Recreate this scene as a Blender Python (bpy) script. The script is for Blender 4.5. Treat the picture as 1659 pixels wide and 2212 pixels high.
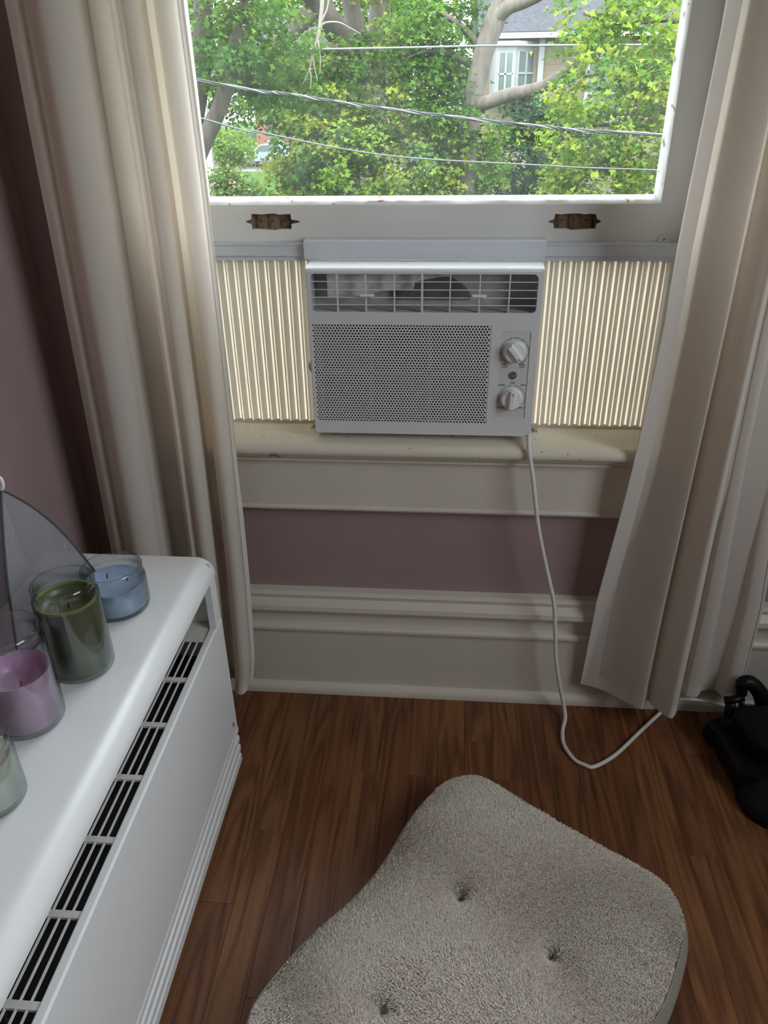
import bpy, math, random
import numpy as np
from mathutils import Vector, Matrix, geometry

for o in list(bpy.data.objects):
    bpy.data.objects.remove(o, do_unlink=True)
SC = bpy.context.scene
COL = SC.collection
rng = np.random.default_rng(7)
random.seed(7)

# ------------------------------------------------------------------ camera
CAM_H = 1.2205
FPX = 1639.03
RM = np.array([[0.99667757, 0.02711442, -0.07680252],
               [0.08027431, -0.48653763, 0.86996389],
               [-0.01377874, -0.87323877, -0.48709773]])
cam = bpy.data.cameras.new('camera')
cam.sensor_fit = 'VERTICAL'
cam.sensor_height = 24.0
cam.lens = FPX / 2212 * 24.0
cam.clip_start = 0.02
cam.clip_end = 400
camo = bpy.data.objects.new('camera', cam)
COL.objects.link(camo)
m = Matrix.Identity(4)
for i in range(3):
    m[i][0] = RM[i, 0]; m[i][1] = -RM[i, 1]; m[i][2] = -RM[i, 2]
m[2][3] = CAM_H
camo.matrix_world = m
SC.camera = camo

# ------------------------------------------------------------------ world, sun, exposure
SKY_STRENGTH = 8.0
SUN_STRENGTH = 6.0
EXPOSURE = 0.3
SC.view_settings.view_transform = 'Standard'
SC.view_settings.look = 'None'
SC.view_settings.gamma = 1.0
SC.view_settings.use_curve_mapping = False
SC.view_settings.exposure = EXPOSURE
wd = bpy.data.worlds.new('overcast_sky')
SC.world = wd
wd.use_nodes = True
bg = wd.node_tree.nodes['Background']
bg.inputs[0].default_value = (0.90, 0.95, 1.0, 1)
bg.inputs[1].default_value = SKY_STRENGTH
sun = bpy.data.lights.new('hazy_sun', 'SUN')
sun.energy = SUN_STRENGTH
sun.angle = math.radians(18)
sun.color = (1.0, 0.97, 0.88)
suno = bpy.data.objects.new('hazy_sun', sun)
COL.objects.link(suno)
suno.rotation_euler = Vector((-0.12, 0.62, -1.0)).to_track_quat('-Z', 'Y').to_euler()
SC.cycles.max_bounces = 7
SC.cycles.diffuse_bounces = 4
SC.cycles.glossy_bounces = 2
SC.cycles.transmission_bounces = 2
SC.cycles.use_adaptive_sampling = True
SC.cycles.adaptive_threshold = 0.04
SC.cycles.adaptive_min_samples = 16
SC.cycles.transparent_max_bounces = 16
SC.cycles.sample_clamp_indirect = 6
SC.cycles.caustics_reflective = False
SC.cycles.caustics_refractive = False


def portal(name, loc, direction, sx, sy):
    l = bpy.data.lights.new(name, 'AREA')
    l.shape = 'RECTANGLE'; l.size = sx; l.size_y = sy
    l.cycles.is_portal = True
    o = bpy.data.objects.new(name, l)
    COL.objects.link(o)
    o.location = loc
    o.rotation_euler = Vector(direction).to_track_quat('-Z', 'Y').to_euler()


portal('daylight_portal_right', (1.695, 0.025, 1.625), (-1, 0, 0), 1.15, 1.25)
portal('daylight_portal_far', (-0.045, 1.50, 1.50), (0, -1, 0), 0.95, 1.1)


# ------------------------------------------------------------------ placement helpers
def ray(px, py):
    return RM @ np.array([px - 829.5, py - 1106.0, FPX])


def WY(px, py, y):
    r = ray(px, py); v = r * y / r[1]
    return np.array([v[0], v[1], v[2] + CAM_H])


def WZ(px, py, z):
    r = ray(px, py); v = r * (z - CAM_H) / r[2]
    return np.array([v[0], v[1], z])


# ------------------------------------------------------------------ materials
def mat(name):
    mt = bpy.data.materials.new(name)
    mt.use_nodes = True
    nt = mt.node_tree
    return mt, nt, nt.nodes['Principled BSDF'], nt.nodes['Material Output']


def nd(nt, typ, **kw):
    n = nt.nodes.new(typ)
    for k, v in kw.items():
        if k.startswith('i_'):
            key = k[2:]
            key = int(key) if key.isdigit() else key.replace('_', ' ')
            n.inputs[key].default_value = v
        else:
            setattr(n, k, v)
    return n


def ramp(nt, src, stops):
    r = nt.nodes.new('ShaderNodeValToRGB')
    el = r.color_ramp.elements
    el[0].position, el[0].color = stops[0][0], (*stops[0][1], 1)
    el[1].position, el[1].color = stops[-1][0], (*stops[-1][1], 1)
    for p, c in stops[1:-1]:
        e = el.new(p); e.color = (*c, 1)
    nt.links.new(src, r.inputs[0])
    return r


def simple(name, col, rough=0.5, noise=0.04, scale=30.0, bump=0.0, coat=0.0, metal=0.0, spec=0.5):
    """painted / moulded surface: colour with a faint mottled variation"""
    mt, nt, p, out = mat(name)
    tc = nd(nt, 'ShaderNodeTexCoord')
    n = nd(nt, 'ShaderNodeTexNoise', i_Scale=scale, i_Detail=4.0)
    nt.links.new(tc.outputs['Object'], n.inputs['Vector'])
    lo = tuple(max(0, c * (1 - noise)) for c in col); hi = tuple(min(1, c * (1 + noise)) for c in col)
    r = ramp(nt, n.outputs[0], [(0.3, lo), (0.7, hi)])
    nt.links.new(r.outputs[0], p.inputs['Base Color'])
    p.inputs['Roughness'].default_value = rough
    p.inputs['Metallic'].default_value = metal
    p.inputs['Specular IOR Level'].default_value = spec
    if coat:
        p.inputs['Coat Weight'].default_value = coat
        p.inputs['Coat Roughness'].default_value = 0.05
    if bump:
        b = nd(nt, 'ShaderNodeBump', i_Strength=bump, i_Distance=0.002)
        nt.links.new(n.outputs[0], b.inputs['Height'])
        nt.links.new(b.outputs[0], p.inputs['Normal'])
    return mt


def worn_paint(name, col, chip=(0.10, 0.08, 0.06), thresh=0.74, scale=70.0, rough=0.42):
    """old glossy trim paint with brush bump and a few dark chips"""
    mt, nt, p, out = mat(name)
    tc = nd(nt, 'ShaderNodeTexCoord')
    n = nd(nt, 'ShaderNodeTexNoise', i_Scale=scale, i_Detail=2.0)
    nt.links.new(tc.outputs['Object'], n.inputs['Vector'])
    n2 = nd(nt, 'ShaderNodeTexNoise', i_Scale=7.0, i_Detail=5.0)
    nt.links.new(tc.outputs['Object'], n2.inputs['Vector'])
    base = ramp(nt, n2.outputs[0], [(0.3, tuple(c * 0.93 for c in col)), (0.7, col)])
    mask = ramp(nt, n.outputs[0], [(thresh, (0, 0, 0)), (thresh + 0.03, (1, 1, 1))])
    mix = nd(nt, 'ShaderNodeMix', data_type='RGBA')
    nt.links.new(mask.outputs[0], mix.inputs[0])
    nt.links.new(base.outputs[0], mix.inputs[6])
    mix.inputs[7].default_value = (*chip, 1)
    nt.links.new(mix.outputs[2], p.inputs['Base Color'])
    p.inputs['Roughness'].default_value = rough
    b = nd(nt, 'ShaderNodeBump', i_Strength=0.25, i_Distance=0.003)
    nt.links.new(n2.outputs[0], b.inputs['Height'])
    nt.links.new(b.outputs[0], p.inputs['Normal'])
    return mt


def wood_floor():
    mt, nt, p, out = mat('stained_oak_strip')
    oi = nd(nt, 'ShaderNodeObjectInfo')
    geo = nd(nt, 'ShaderNodeNewGeometry')
    off = nd(nt, 'ShaderNodeCombineXYZ')
    mul = nd(nt, 'ShaderNodeMath', operation='MULTIPLY'); mul.inputs[1].default_value = 37.0
    nt.links.new(oi.outputs['Random'], mul.inputs[0])
    nt.links.new(mul.outputs[0], off.inputs[0]); nt.links.new(mul.outputs[0], off.inputs[1]); nt.links.new(mul.outputs[0], off.inputs[2])
    add = nd(nt, 'ShaderNodeVectorMath', operation='ADD')
    nt.links.new(geo.outputs['Position'], add.inputs[0]); nt.links.new(off.outputs[0], add.inputs[1])
    mp = nd(nt, 'ShaderNodeMapping'); mp.inputs['Scale'].default_value = (160, 5, 1)
    nt.links.new(add.outputs[0], mp.inputs[0])
    fine = nd(nt, 'ShaderNodeTexNoise', i_Scale=1.0, i_Detail=4.0, i_Roughness=0.6)
    nt.links.new(mp.outputs[0], fine.inputs['Vector'])
    mp2 = nd(nt, 'ShaderNodeMapping'); mp2.inputs['Scale'].default_value = (14, 1.3, 1)
    nt.links.new(add.outputs[0], mp2.inputs[0])
    wv = nd(nt, 'ShaderNodeTexNoise', i_Scale=1.0, i_Detail=2.0)
    nt.links.new(mp2.outputs[0], wv.inputs['Vector'])
    sn = nd(nt, 'ShaderNodeMath', operation='MULTIPLY'); sn.inputs[1].default_value = 55.0
    nt.links.new(wv.outputs[0], sn.inputs[0])
    si = nd(nt, 'ShaderNodeMath', operation='SINE'); nt.links.new(sn.outputs[0], si.inputs[0])
    ring = nd(nt, 'ShaderNodeMapRange'); ring.inputs[1].default_value = -1; ring.inputs[2].default_value = 1
    nt.links.new(si.outputs[0], ring.inputs[0])
    mixv = nd(nt, 'ShaderNodeMath', operation='MULTIPLY_ADD')
    nt.links.new(ring.outputs[0], mixv.inputs[0]); mixv.inputs[1].default_value = 0.32
    fm = nd(nt, 'ShaderNodeMath', operation='MULTIPLY'); fm.inputs[1].default_value = 0.85
    nt.links.new(fine.outputs[0], fm.inputs[0]); nt.links.new(fm.outputs[0], mixv.inputs[2])
    r = ramp(nt, mixv.outputs[0], [(0.20, (0.066, 0.023, 0.010)), (0.45, (0.140, 0.055, 0.024)), (0.62, (0.185, 0.078, 0.034)), (0.85, (0.225, 0.101, 0.045))])
    tint = ramp(nt, oi.outputs['Random'], [(0.0, (0.82, 0.76, 0.72)), (0.35, (0.95, 0.86, 0.80)), (0.7, (1.0, 1.0, 0.95)), (1.0, (1.10, 1.04, 0.88))])
    mx = nd(nt, 'ShaderNodeMix', data_type='RGBA', blend_type='MULTIPLY'); mx.inputs[0].default_value = 1
    nt.links.new(r.outputs[0], mx.inputs[6]); nt.links.new(tint.outputs[0], mx.inputs[7])
    nt.links.new(mx.outputs[2], p.inputs['Base Color'])
    p.inputs['Roughness'].default_value = 0.38
    p.inputs['Specular IOR Level'].default_value = 0.35
    b = nd(nt, 'ShaderNodeBump', i_Strength=0.15, i_Distance=0.001)
    nt.links.new(fine.outputs[0], b.inputs['Height']); nt.links.new(b.outputs[0], p.inputs['Normal'])
    return mt


def cloth(name, col, trans=0.45, scale=900.0):
    mt, nt, p, out = mat(name)
    nt.nodes.remove(p)
    tc = nd(nt, 'ShaderNodeTexCoord')
    mp = nd(nt, 'ShaderNodeMapping'); mp.inputs['Scale'].default_value = (scale, scale, scale * 0.35)
    nt.links.new(tc.outputs['Object'], mp.inputs[0])
    n = nd(nt, 'ShaderNodeTexNoise', i_Scale=1.0, i_Detail=2.0)
    nt.links.new(mp.outputs[0], n.inputs['Vector'])
    r = ramp(nt, n.outputs[0], [(0.25, tuple(c * 0.9 for c in col)), (0.75, col)])
    d = nd(nt, 'ShaderNodeBsdfDiffuse'); t = nd(nt, 'ShaderNodeBsdfTranslucent')
    nt.links.new(r.outputs[0], d.inputs[0]); 
    t.inputs[0].default_value = (col[0], col[1] * 0.95, col[2] * 0.84, 1)
    b = nd(nt, 'ShaderNodeBump', i_Strength=0.2, i_Distance=0.0006)
    nt.links.new(n.outputs[0], b.inputs['Height'])
    nt.links.new(b.outputs[0], d.inputs['Normal'])
    mx = nd(nt, 'ShaderNodeMixShader'); mx.inputs[0].default_value = trans
    nt.links.new(d.outputs[0], mx.inputs[1]); nt.links.new(t.outputs[0], mx.inputs[2])
    nt.links.new(mx.outputs[0], out.inputs[0])
    return mt


def clear_glass(name, tint=(0.97, 0.985, 0.98), refl=0.04, graze=0.6, rough=0.0, dirt=0.0, edge=None):
    """thin clear glass: light passes straight, a share rising towards grazing is mirrored, a little dust scatters"""
    mt, nt, p, out = mat(name)
    nt.nodes.remove(p)
    tr = nd(nt, 'ShaderNodeBsdfTransparent'); tr.inputs[0].default_value = (*tint, 1)
    gl = nd(nt, 'ShaderNodeBsdfGlossy'); gl.inputs['Roughness'].default_value = rough
    lw = nd(nt, 'ShaderNodeLayerWeight'); lw.inputs[0].default_value = 0.5
    pw = nd(nt, 'ShaderNodeMath', operation='POWER'); pw.inputs[1].default_value = 4.0
    nt.links.new(lw.outputs['Facing'], pw.inputs[0])
    if edge:
        er = ramp(nt, lw.outputs['Facing'], [(0.30, tint), (0.90, edge)])
        nt.links.new(er.outputs[0], tr.inputs[0])
    ma = nd(nt, 'ShaderNodeMath', operation='MULTIPLY_ADD'); ma.inputs[1].default_value = graze; ma.inputs[2].default_value = refl
    nt.links.new(pw.outputs[0], ma.inputs[0])
    mx = nd(nt, 'ShaderNodeMixShader')
    nt.links.new(ma.outputs[0], mx.inputs[0]); nt.links.new(tr.outputs[0], mx.inputs[1]); nt.links.new(gl.outputs[0], mx.inputs[2])
    last = mx
    if dirt:
        tc = nd(nt, 'ShaderNodeTexCoord')
        n = nd(nt, 'ShaderNodeTexNoise', i_Scale=9.0, i_Detail=8.0, i_Roughness=0.7)
        nt.links.new(tc.outputs['Object'], n.inputs['Vector'])
        r = ramp(nt, n.outputs[0], [(0.35, (dirt * 0.4,) * 3), (0.75, (dirt * 1.6,) * 3)])
        df = nd(nt, 'ShaderNodeBsdfTranslucent'); df.inputs[0].default_value = (0.85, 0.9, 0.9, 1)
        mx2 = nd(nt, 'ShaderNodeMixShader')
        nt.links.new(r.outputs[0], mx2.inputs[0]); nt.links.new(mx.outputs[0], mx2.inputs[1]); nt.links.new(df.outputs[0], mx2.inputs[2])
        last = mx2
    nt.links.new(last.outputs[0], out.inputs[0])
    return mt


def translucent(name, col, trans=0.6, rough_spec=0.15, tcol=None):
    mt, nt, p, out = mat(name)
    nt.nodes.remove(p)
    tc = nd(nt, 'ShaderNodeTexCoord')
    n = nd(nt, 'ShaderNodeTexNoise', i_Scale=40.0, i_Detail=3.0)
    nt.links.new(tc.outputs['Object'], n.inputs['Vector'])
    r = ramp(nt, n.outputs[0], [(0.3, tuple(c * 0.95 for c in col)), (0.7, col)])
    d = nd(nt, 'ShaderNodeBsdfDiffuse'); t = nd(nt, 'ShaderNodeBsdfTranslucent')
    nt.links.new(r.outputs[0], d.inputs[0])
    t.inputs[0].default_value = (*(tcol or col), 1)
    mx = nd(nt, 'ShaderNodeMixShader'); mx.inputs[0].default_value = trans
    nt.links.new(d.outputs[0], mx.inputs[1]); nt.links.new(t.outputs[0], mx.inputs[2])
    nt.links.new(mx.outputs[0], out.inputs[0])
    return mt


def attr_mat(name, trans=0.35, rough=0.6, tboost=(1.2, 1.15, 0.4), spec=0.06):
    """leaf / fibre material: each leaf carries its own colour"""
    mt, nt, p, out = mat(name)
    a = nd(nt, 'ShaderNodeAttribute', attribute_name='leaf_colour')
    nt.links.new(a.outputs['Color'], p.inputs['Base Color'])
    p.inputs['Roughness'].default_value = rough
    p.inputs['Specular IOR Level'].default_value = spec
    if trans:
        t = nd(nt, 'ShaderNodeBsdfTranslucent')
        mul = nd(nt, 'ShaderNodeMix', data_type='RGBA', blend_type='MULTIPLY'); mul.inputs[0].default_value = 1
        nt.links.new(a.outputs['Color'], mul.inputs[6]); mul.inputs[7].default_value = (*tboost, 1)
        nt.links.new(mul.outputs[2], t.inputs[0])
        mx = nd(nt, 'ShaderNodeMixShader'); mx.inputs[0].default_value = trans
        nt.links.new(p.outputs[0], mx.inputs[1]); nt.links.new(t.outputs[0], mx.inputs[2])
        nt.links.new(mx.outputs[0], out.inputs[0])
    return mt


def bark_mat(name, a, b):
    mt, nt, p, out = mat(name)
    tc = nd(nt, 'ShaderNodeTexCoord')
    mp = nd(nt, 'ShaderNodeMapping'); mp.inputs['Scale'].default_value = (9, 9, 2)
    nt.links.new(tc.outputs['Object'], mp.inputs[0])
    n = nd(nt, 'ShaderNodeTexNoise', i_Scale=1.5, i_Detail=6.0, i_Roughness=0.65)
    nt.links.new(mp.outputs[0], n.inputs['Vector'])
    r = ramp(nt, n.outputs[0], [(0.3, a), (0.7, b)])
    nt.links.new(r.outputs[0], p.inputs['Base Color'])
    p.inputs['Roughness'].default_value = 0.9
    bm = nd(nt, 'ShaderNodeBump', i_Strength=0.6, i_Distance=0.03)
    nt.links.new(n.outputs[0], bm.inputs['Height']); nt.links.new(bm.outputs[0], p.inputs['Normal'])
    return mt


def siding_mat(name, col, pitch=0.13):
    """lap siding of a far house: board lines only a few pixels apart"""
    mt, nt, p, out = mat(name)
    tc = nd(nt, 'ShaderNodeTexCoord')
    sx = nd(nt, 'ShaderNodeSeparateXYZ'); nt.links.new(tc.outputs['Object'], sx.inputs[0])
    dv = nd(nt, 'ShaderNodeMath', operation='DIVIDE'); dv.inputs[1].default_value = pitch
    nt.links.new(sx.outputs[2], dv.inputs[0])
    fr = nd(nt, 'ShaderNodeMath', operation='FRACT'); nt.links.new(dv.outputs[0], fr.inputs[0])
    r = ramp(nt, fr.outputs[0], [(0.0, tuple(c * 0.55 for c in col)), (0.12, col), (1.0, tuple(min(1, c * 1.04) for c in col))])
    nt.links.new(r.outputs[0], p.inputs['Base Color'])
    p.inputs['Roughness'].default_value = 0.7
    b = nd(nt, 'ShaderNodeBump', i_Strength=0.5, i_Distance=0.02)
    nt.links.new(fr.outputs[0], b.inputs['Height']); nt.links.new(b.outputs[0], p.inputs['Normal'])
    return mt


def mesh_net(name, col, cover=0.55, scale=600.0):
    """woven see-through net: a weave of threads with open gaps"""
    mt, nt, p, out = mat(name)
    nt.nodes.remove(p)
    tc = nd(nt, 'ShaderNodeTexCoord')
    n = nd(nt, 'ShaderNodeTexNoise', i_Scale=scale, i_Detail=1.0)
    nt.links.new(tc.outputs['Object'], n.inputs['Vector'])
    r = ramp(nt, n.outputs[0], [(0.2, (cover - 0.12,) * 3), (0.8, (cover + 0.12,) * 3)])
    d = nd(nt, 'ShaderNodeBsdfDiffuse'); d.inputs[0].default_value = (*col, 1)
    t = nd(nt, 'ShaderNodeBsdfTransparent')
    mx = nd(nt, 'ShaderNodeMixShader')
    nt.links.new(r.outputs[0], mx.inputs[0]); nt.links.new(t.outputs[0], mx.inputs[1]); nt.links.new(d.outputs[0], mx.inputs[2])
    nt.links.new(mx.outputs[0], out.inputs[0])
    return mt


def wax_mat(name, col):
    mt, nt, p, out = mat(name)
    tc = nd(nt, 'ShaderNodeTexCoord')
    n = nd(nt, 'ShaderNodeTexNoise', i_Scale=35.0, i_Detail=3.0)
    nt.links.new(tc.outputs['Object'], n.inputs['Vector'])
    r = ramp(nt, n.outputs[0], [(0.3, tuple(c * 0.9 for c in col)), (0.7, col)])
    nt.links.new(r.outputs[0], p.inputs['Base Color'])
    p.inputs['Roughness'].default_value = 0.35
    p.inputs['Subsurface Weight'].default_value = 0.15
    p.inputs['Subsurface Radius'].default_value = (0.01, 0.01, 0.01)
    return mt


M = {}
M['mauve'] = simple('mauve_wall_paint', (0.325, 0.228, 0.226), 0.6, 0.03, 14)
M['ceiling'] = simple('ceiling_paint', (0.78, 0.77, 0.74), 0.8, 0.02, 10)
M['trim'] = worn_paint('cream_trim_paint', (0.65, 0.59, 0.51), thresh=0.80, scale=60)
M['sill'] = worn_paint('chipped_sill_paint', (0.74, 0.685, 0.565), thresh=0.70, scale=85, rough=0.3)
M['sash'] = worn_paint('sash_paint', (0.72, 0.71, 0.68), thresh=0.81, scale=55)
M['bead'] = worn_paint('flaking_bead_paint', (0.86, 0.86, 0.83), chip=(0.35, 0.25, 0.14), thresh=0.63, scale=45)
M['rawwood'] = bark_mat('bare_mortise_wood', (0.05, 0.032, 0.02), (0.24, 0.17, 0.10))
M['floor'] = wood_floor()
M['gapdark'] = simple('dark_subfloor', (0.03, 0.02, 0.014), 0.8)
M['curtain'] = cloth('ivory_curtain_cloth', (0.78, 0.722, 0.665), 0.38)
M['hem'] = cloth('ivory_curtain_hem', (0.76, 0.71, 0.66), 0.18)
M['acw'] = simple('white_moulded_plastic', (0.66, 0.66, 0.665), 0.45, 0.02, 200, bump=0.03)
M['acrail'] = simple('cool_white_plastic_rail', (0.60, 0.63, 0.67), 0.35, 0.02, 50)
M['acplate'] = simple('dial_plate_plastic', (0.60, 0.60, 0.60), 0.3, 0.02, 50)
M['knob'] = simple('pale_knob_plastic', (0.80, 0.80, 0.79), 0.25, 0.02, 50)
M['acgrey'] = simple('grey_foam', (0.66, 0.67, 0.68), 0.8, 0.15, 120)
M['acmid'] = simple('mid_grey_plastic', (0.55, 0.555, 0.56), 0.6, 0.06, 60)
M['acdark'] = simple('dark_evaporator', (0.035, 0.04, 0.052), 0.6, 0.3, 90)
M['acblower'] = simple('painted_blower_shade', (0.16, 0.163, 0.168), 0.6, 0.1, 60)  # dark grey puts the blower cavity's shade into the colour
M['acframe'] = simple('filter_frame_plastic', (0.20, 0.21, 0.23), 0.6, 0.05, 60)
M['print'] = simple('dark_print_ink', (0.035, 0.035, 0.035), 0.6)
M['printlight'] = simple('pale_print_ink', (0.45, 0.45, 0.45), 0.6)
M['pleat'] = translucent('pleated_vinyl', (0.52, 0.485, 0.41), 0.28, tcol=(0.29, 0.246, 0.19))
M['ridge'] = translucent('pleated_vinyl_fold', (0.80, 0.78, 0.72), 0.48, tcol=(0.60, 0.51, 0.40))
M['screw'] = simple('zinc_screw', (0.45, 0.44, 0.42), 0.35, 0.1, 80, metal=0.9)
M['enamel'] = simple('white_enamelled_steel', (0.80, 0.80, 0.81), 0.28, 0.015, 8, spec=0.5)
M['enamel_old'] = simple('aged_white_enamel', (0.68, 0.655, 0.61), 0.4, 0.06, 60)
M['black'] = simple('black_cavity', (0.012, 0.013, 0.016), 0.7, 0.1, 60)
M['glass'] = clear_glass('jar_glass', (0.96, 0.98, 0.975), 0.07, 0.8, edge=(0.45, 0.51, 0.49))
M['pane'] = clear_glass('dusty_window_pane', (0.97, 0.985, 0.985), 0.03, 0.4, dirt=0.012)
M['wax_blue'] = wax_mat('pale_blue_wax', (0.36, 0.47, 0.66))
M['wax_green'] = wax_mat('olive_green_wax', (0.115, 0.125, 0.075))
M['wax_green_rim'] = wax_mat('thin_green_wax', (0.26, 0.30, 0.12))
M['wax_pink'] = wax_mat('orchid_pink_wax', (0.60, 0.37, 0.56))
M['wax_white'] = wax_mat('ivory_white_wax', (0.66, 0.66, 0.58))
M['wick'] = simple('burnt_wick', (0.03, 0.028, 0.025), 0.9)
M['net'] = mesh_net('grey_net', (0.30, 0.285, 0.31), 0.62)
M['tape'] = simple('dark_grey_binding_tape', (0.085, 0.08, 0.088), 0.8, 0.2, 300)
M['cord_w'] = simple('white_vinyl_cord', (0.70, 0.67, 0.64), 0.4)
M['blackp'] = simple('black_plastic', (0.005, 0.005, 0.006), 0.42, 0.1, 60, spec=0.22)
M['whitetag'] = cloth('white_loop_cloth', (0.85, 0.85, 0.87), 0.1)
M['side_fab'] = simple('taupe_cushion_fabric', (0.28, 0.255, 0.225), 0.9, 0.12, 400)
M['plush_base'] = simple('plush_backing', (0.60, 0.545, 0.49), 0.95, 0.2, 90)
M['plush'] = attr_mat('plush_fibre', 0.15, 0.8, (1, 1, 1))
# outdoors
M['leaf'] = attr_mat('leaf_green', 0.38)
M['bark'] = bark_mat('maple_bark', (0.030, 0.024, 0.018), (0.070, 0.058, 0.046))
M['bark_l'] = bark_mat('pale_bark', (0.052, 0.044, 0.036), (0.105, 0.092, 0.076))  # paler bark tone for the maple and leaning trunks
M['bark_g'] = bark_mat('dead_twig_bark', (0.14, 0.125, 0.11), (0.23, 0.21, 0.185))
M['lawn'] = simple('lawn_grass', (0.030, 0.060, 0.012), 0.95, 0.35, 3, spec=0.03)
M['street'] = simple('street_asphalt', (0.052, 0.041, 0.040), 0.9, 0.08, 4, spec=0.05)
M['walk'] = simple('sidewalk_concrete', (0.085, 0.078, 0.072), 0.9, 0.06, 4, spec=0.05)
M['hcream'] = siding_mat('cream_yellow_siding', (0.20, 0.175, 0.105))
M['htan'] = siding_mat('tan_lap_siding', (0.13, 0.105, 0.068))
M['hwhite'] = simple('white_house_trim', (0.19, 0.20, 0.21), 0.5, 0.02, 5)
M['hroof'] = simple('grey_roof_shingle', (0.042, 0.045, 0.052), 0.9, 0.2, 12, spec=0.05)
M['hbrick'] = simple('far_red_brick', (0.13, 0.055, 0.045), 0.9, 0.25, 5)
M['hglass'] = simple('far_window_glass', (0.06, 0.085, 0.08), 0.08, 0.1, 3)
M['wire_b'] = simple('black_insulated_wire', (0.012, 0.014, 0.018), 0.5)
M['wire_s'] = simple('bare_aluminium_wire', (0.11, 0.118, 0.13), 0.45, 0.08, 60)
M['wire_g'] = simple('grey_cable', (0.04, 0.044, 0.05), 0.5)
M['carpaint'] = simple('pale_blue_car_paint', (0.14, 0.165, 0.19), 0.2, 0.02, 5, coat=0.5)
M['tyre'] = simple('tyre_rubber', (0.03, 0.03, 0.03), 0.8)


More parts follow.
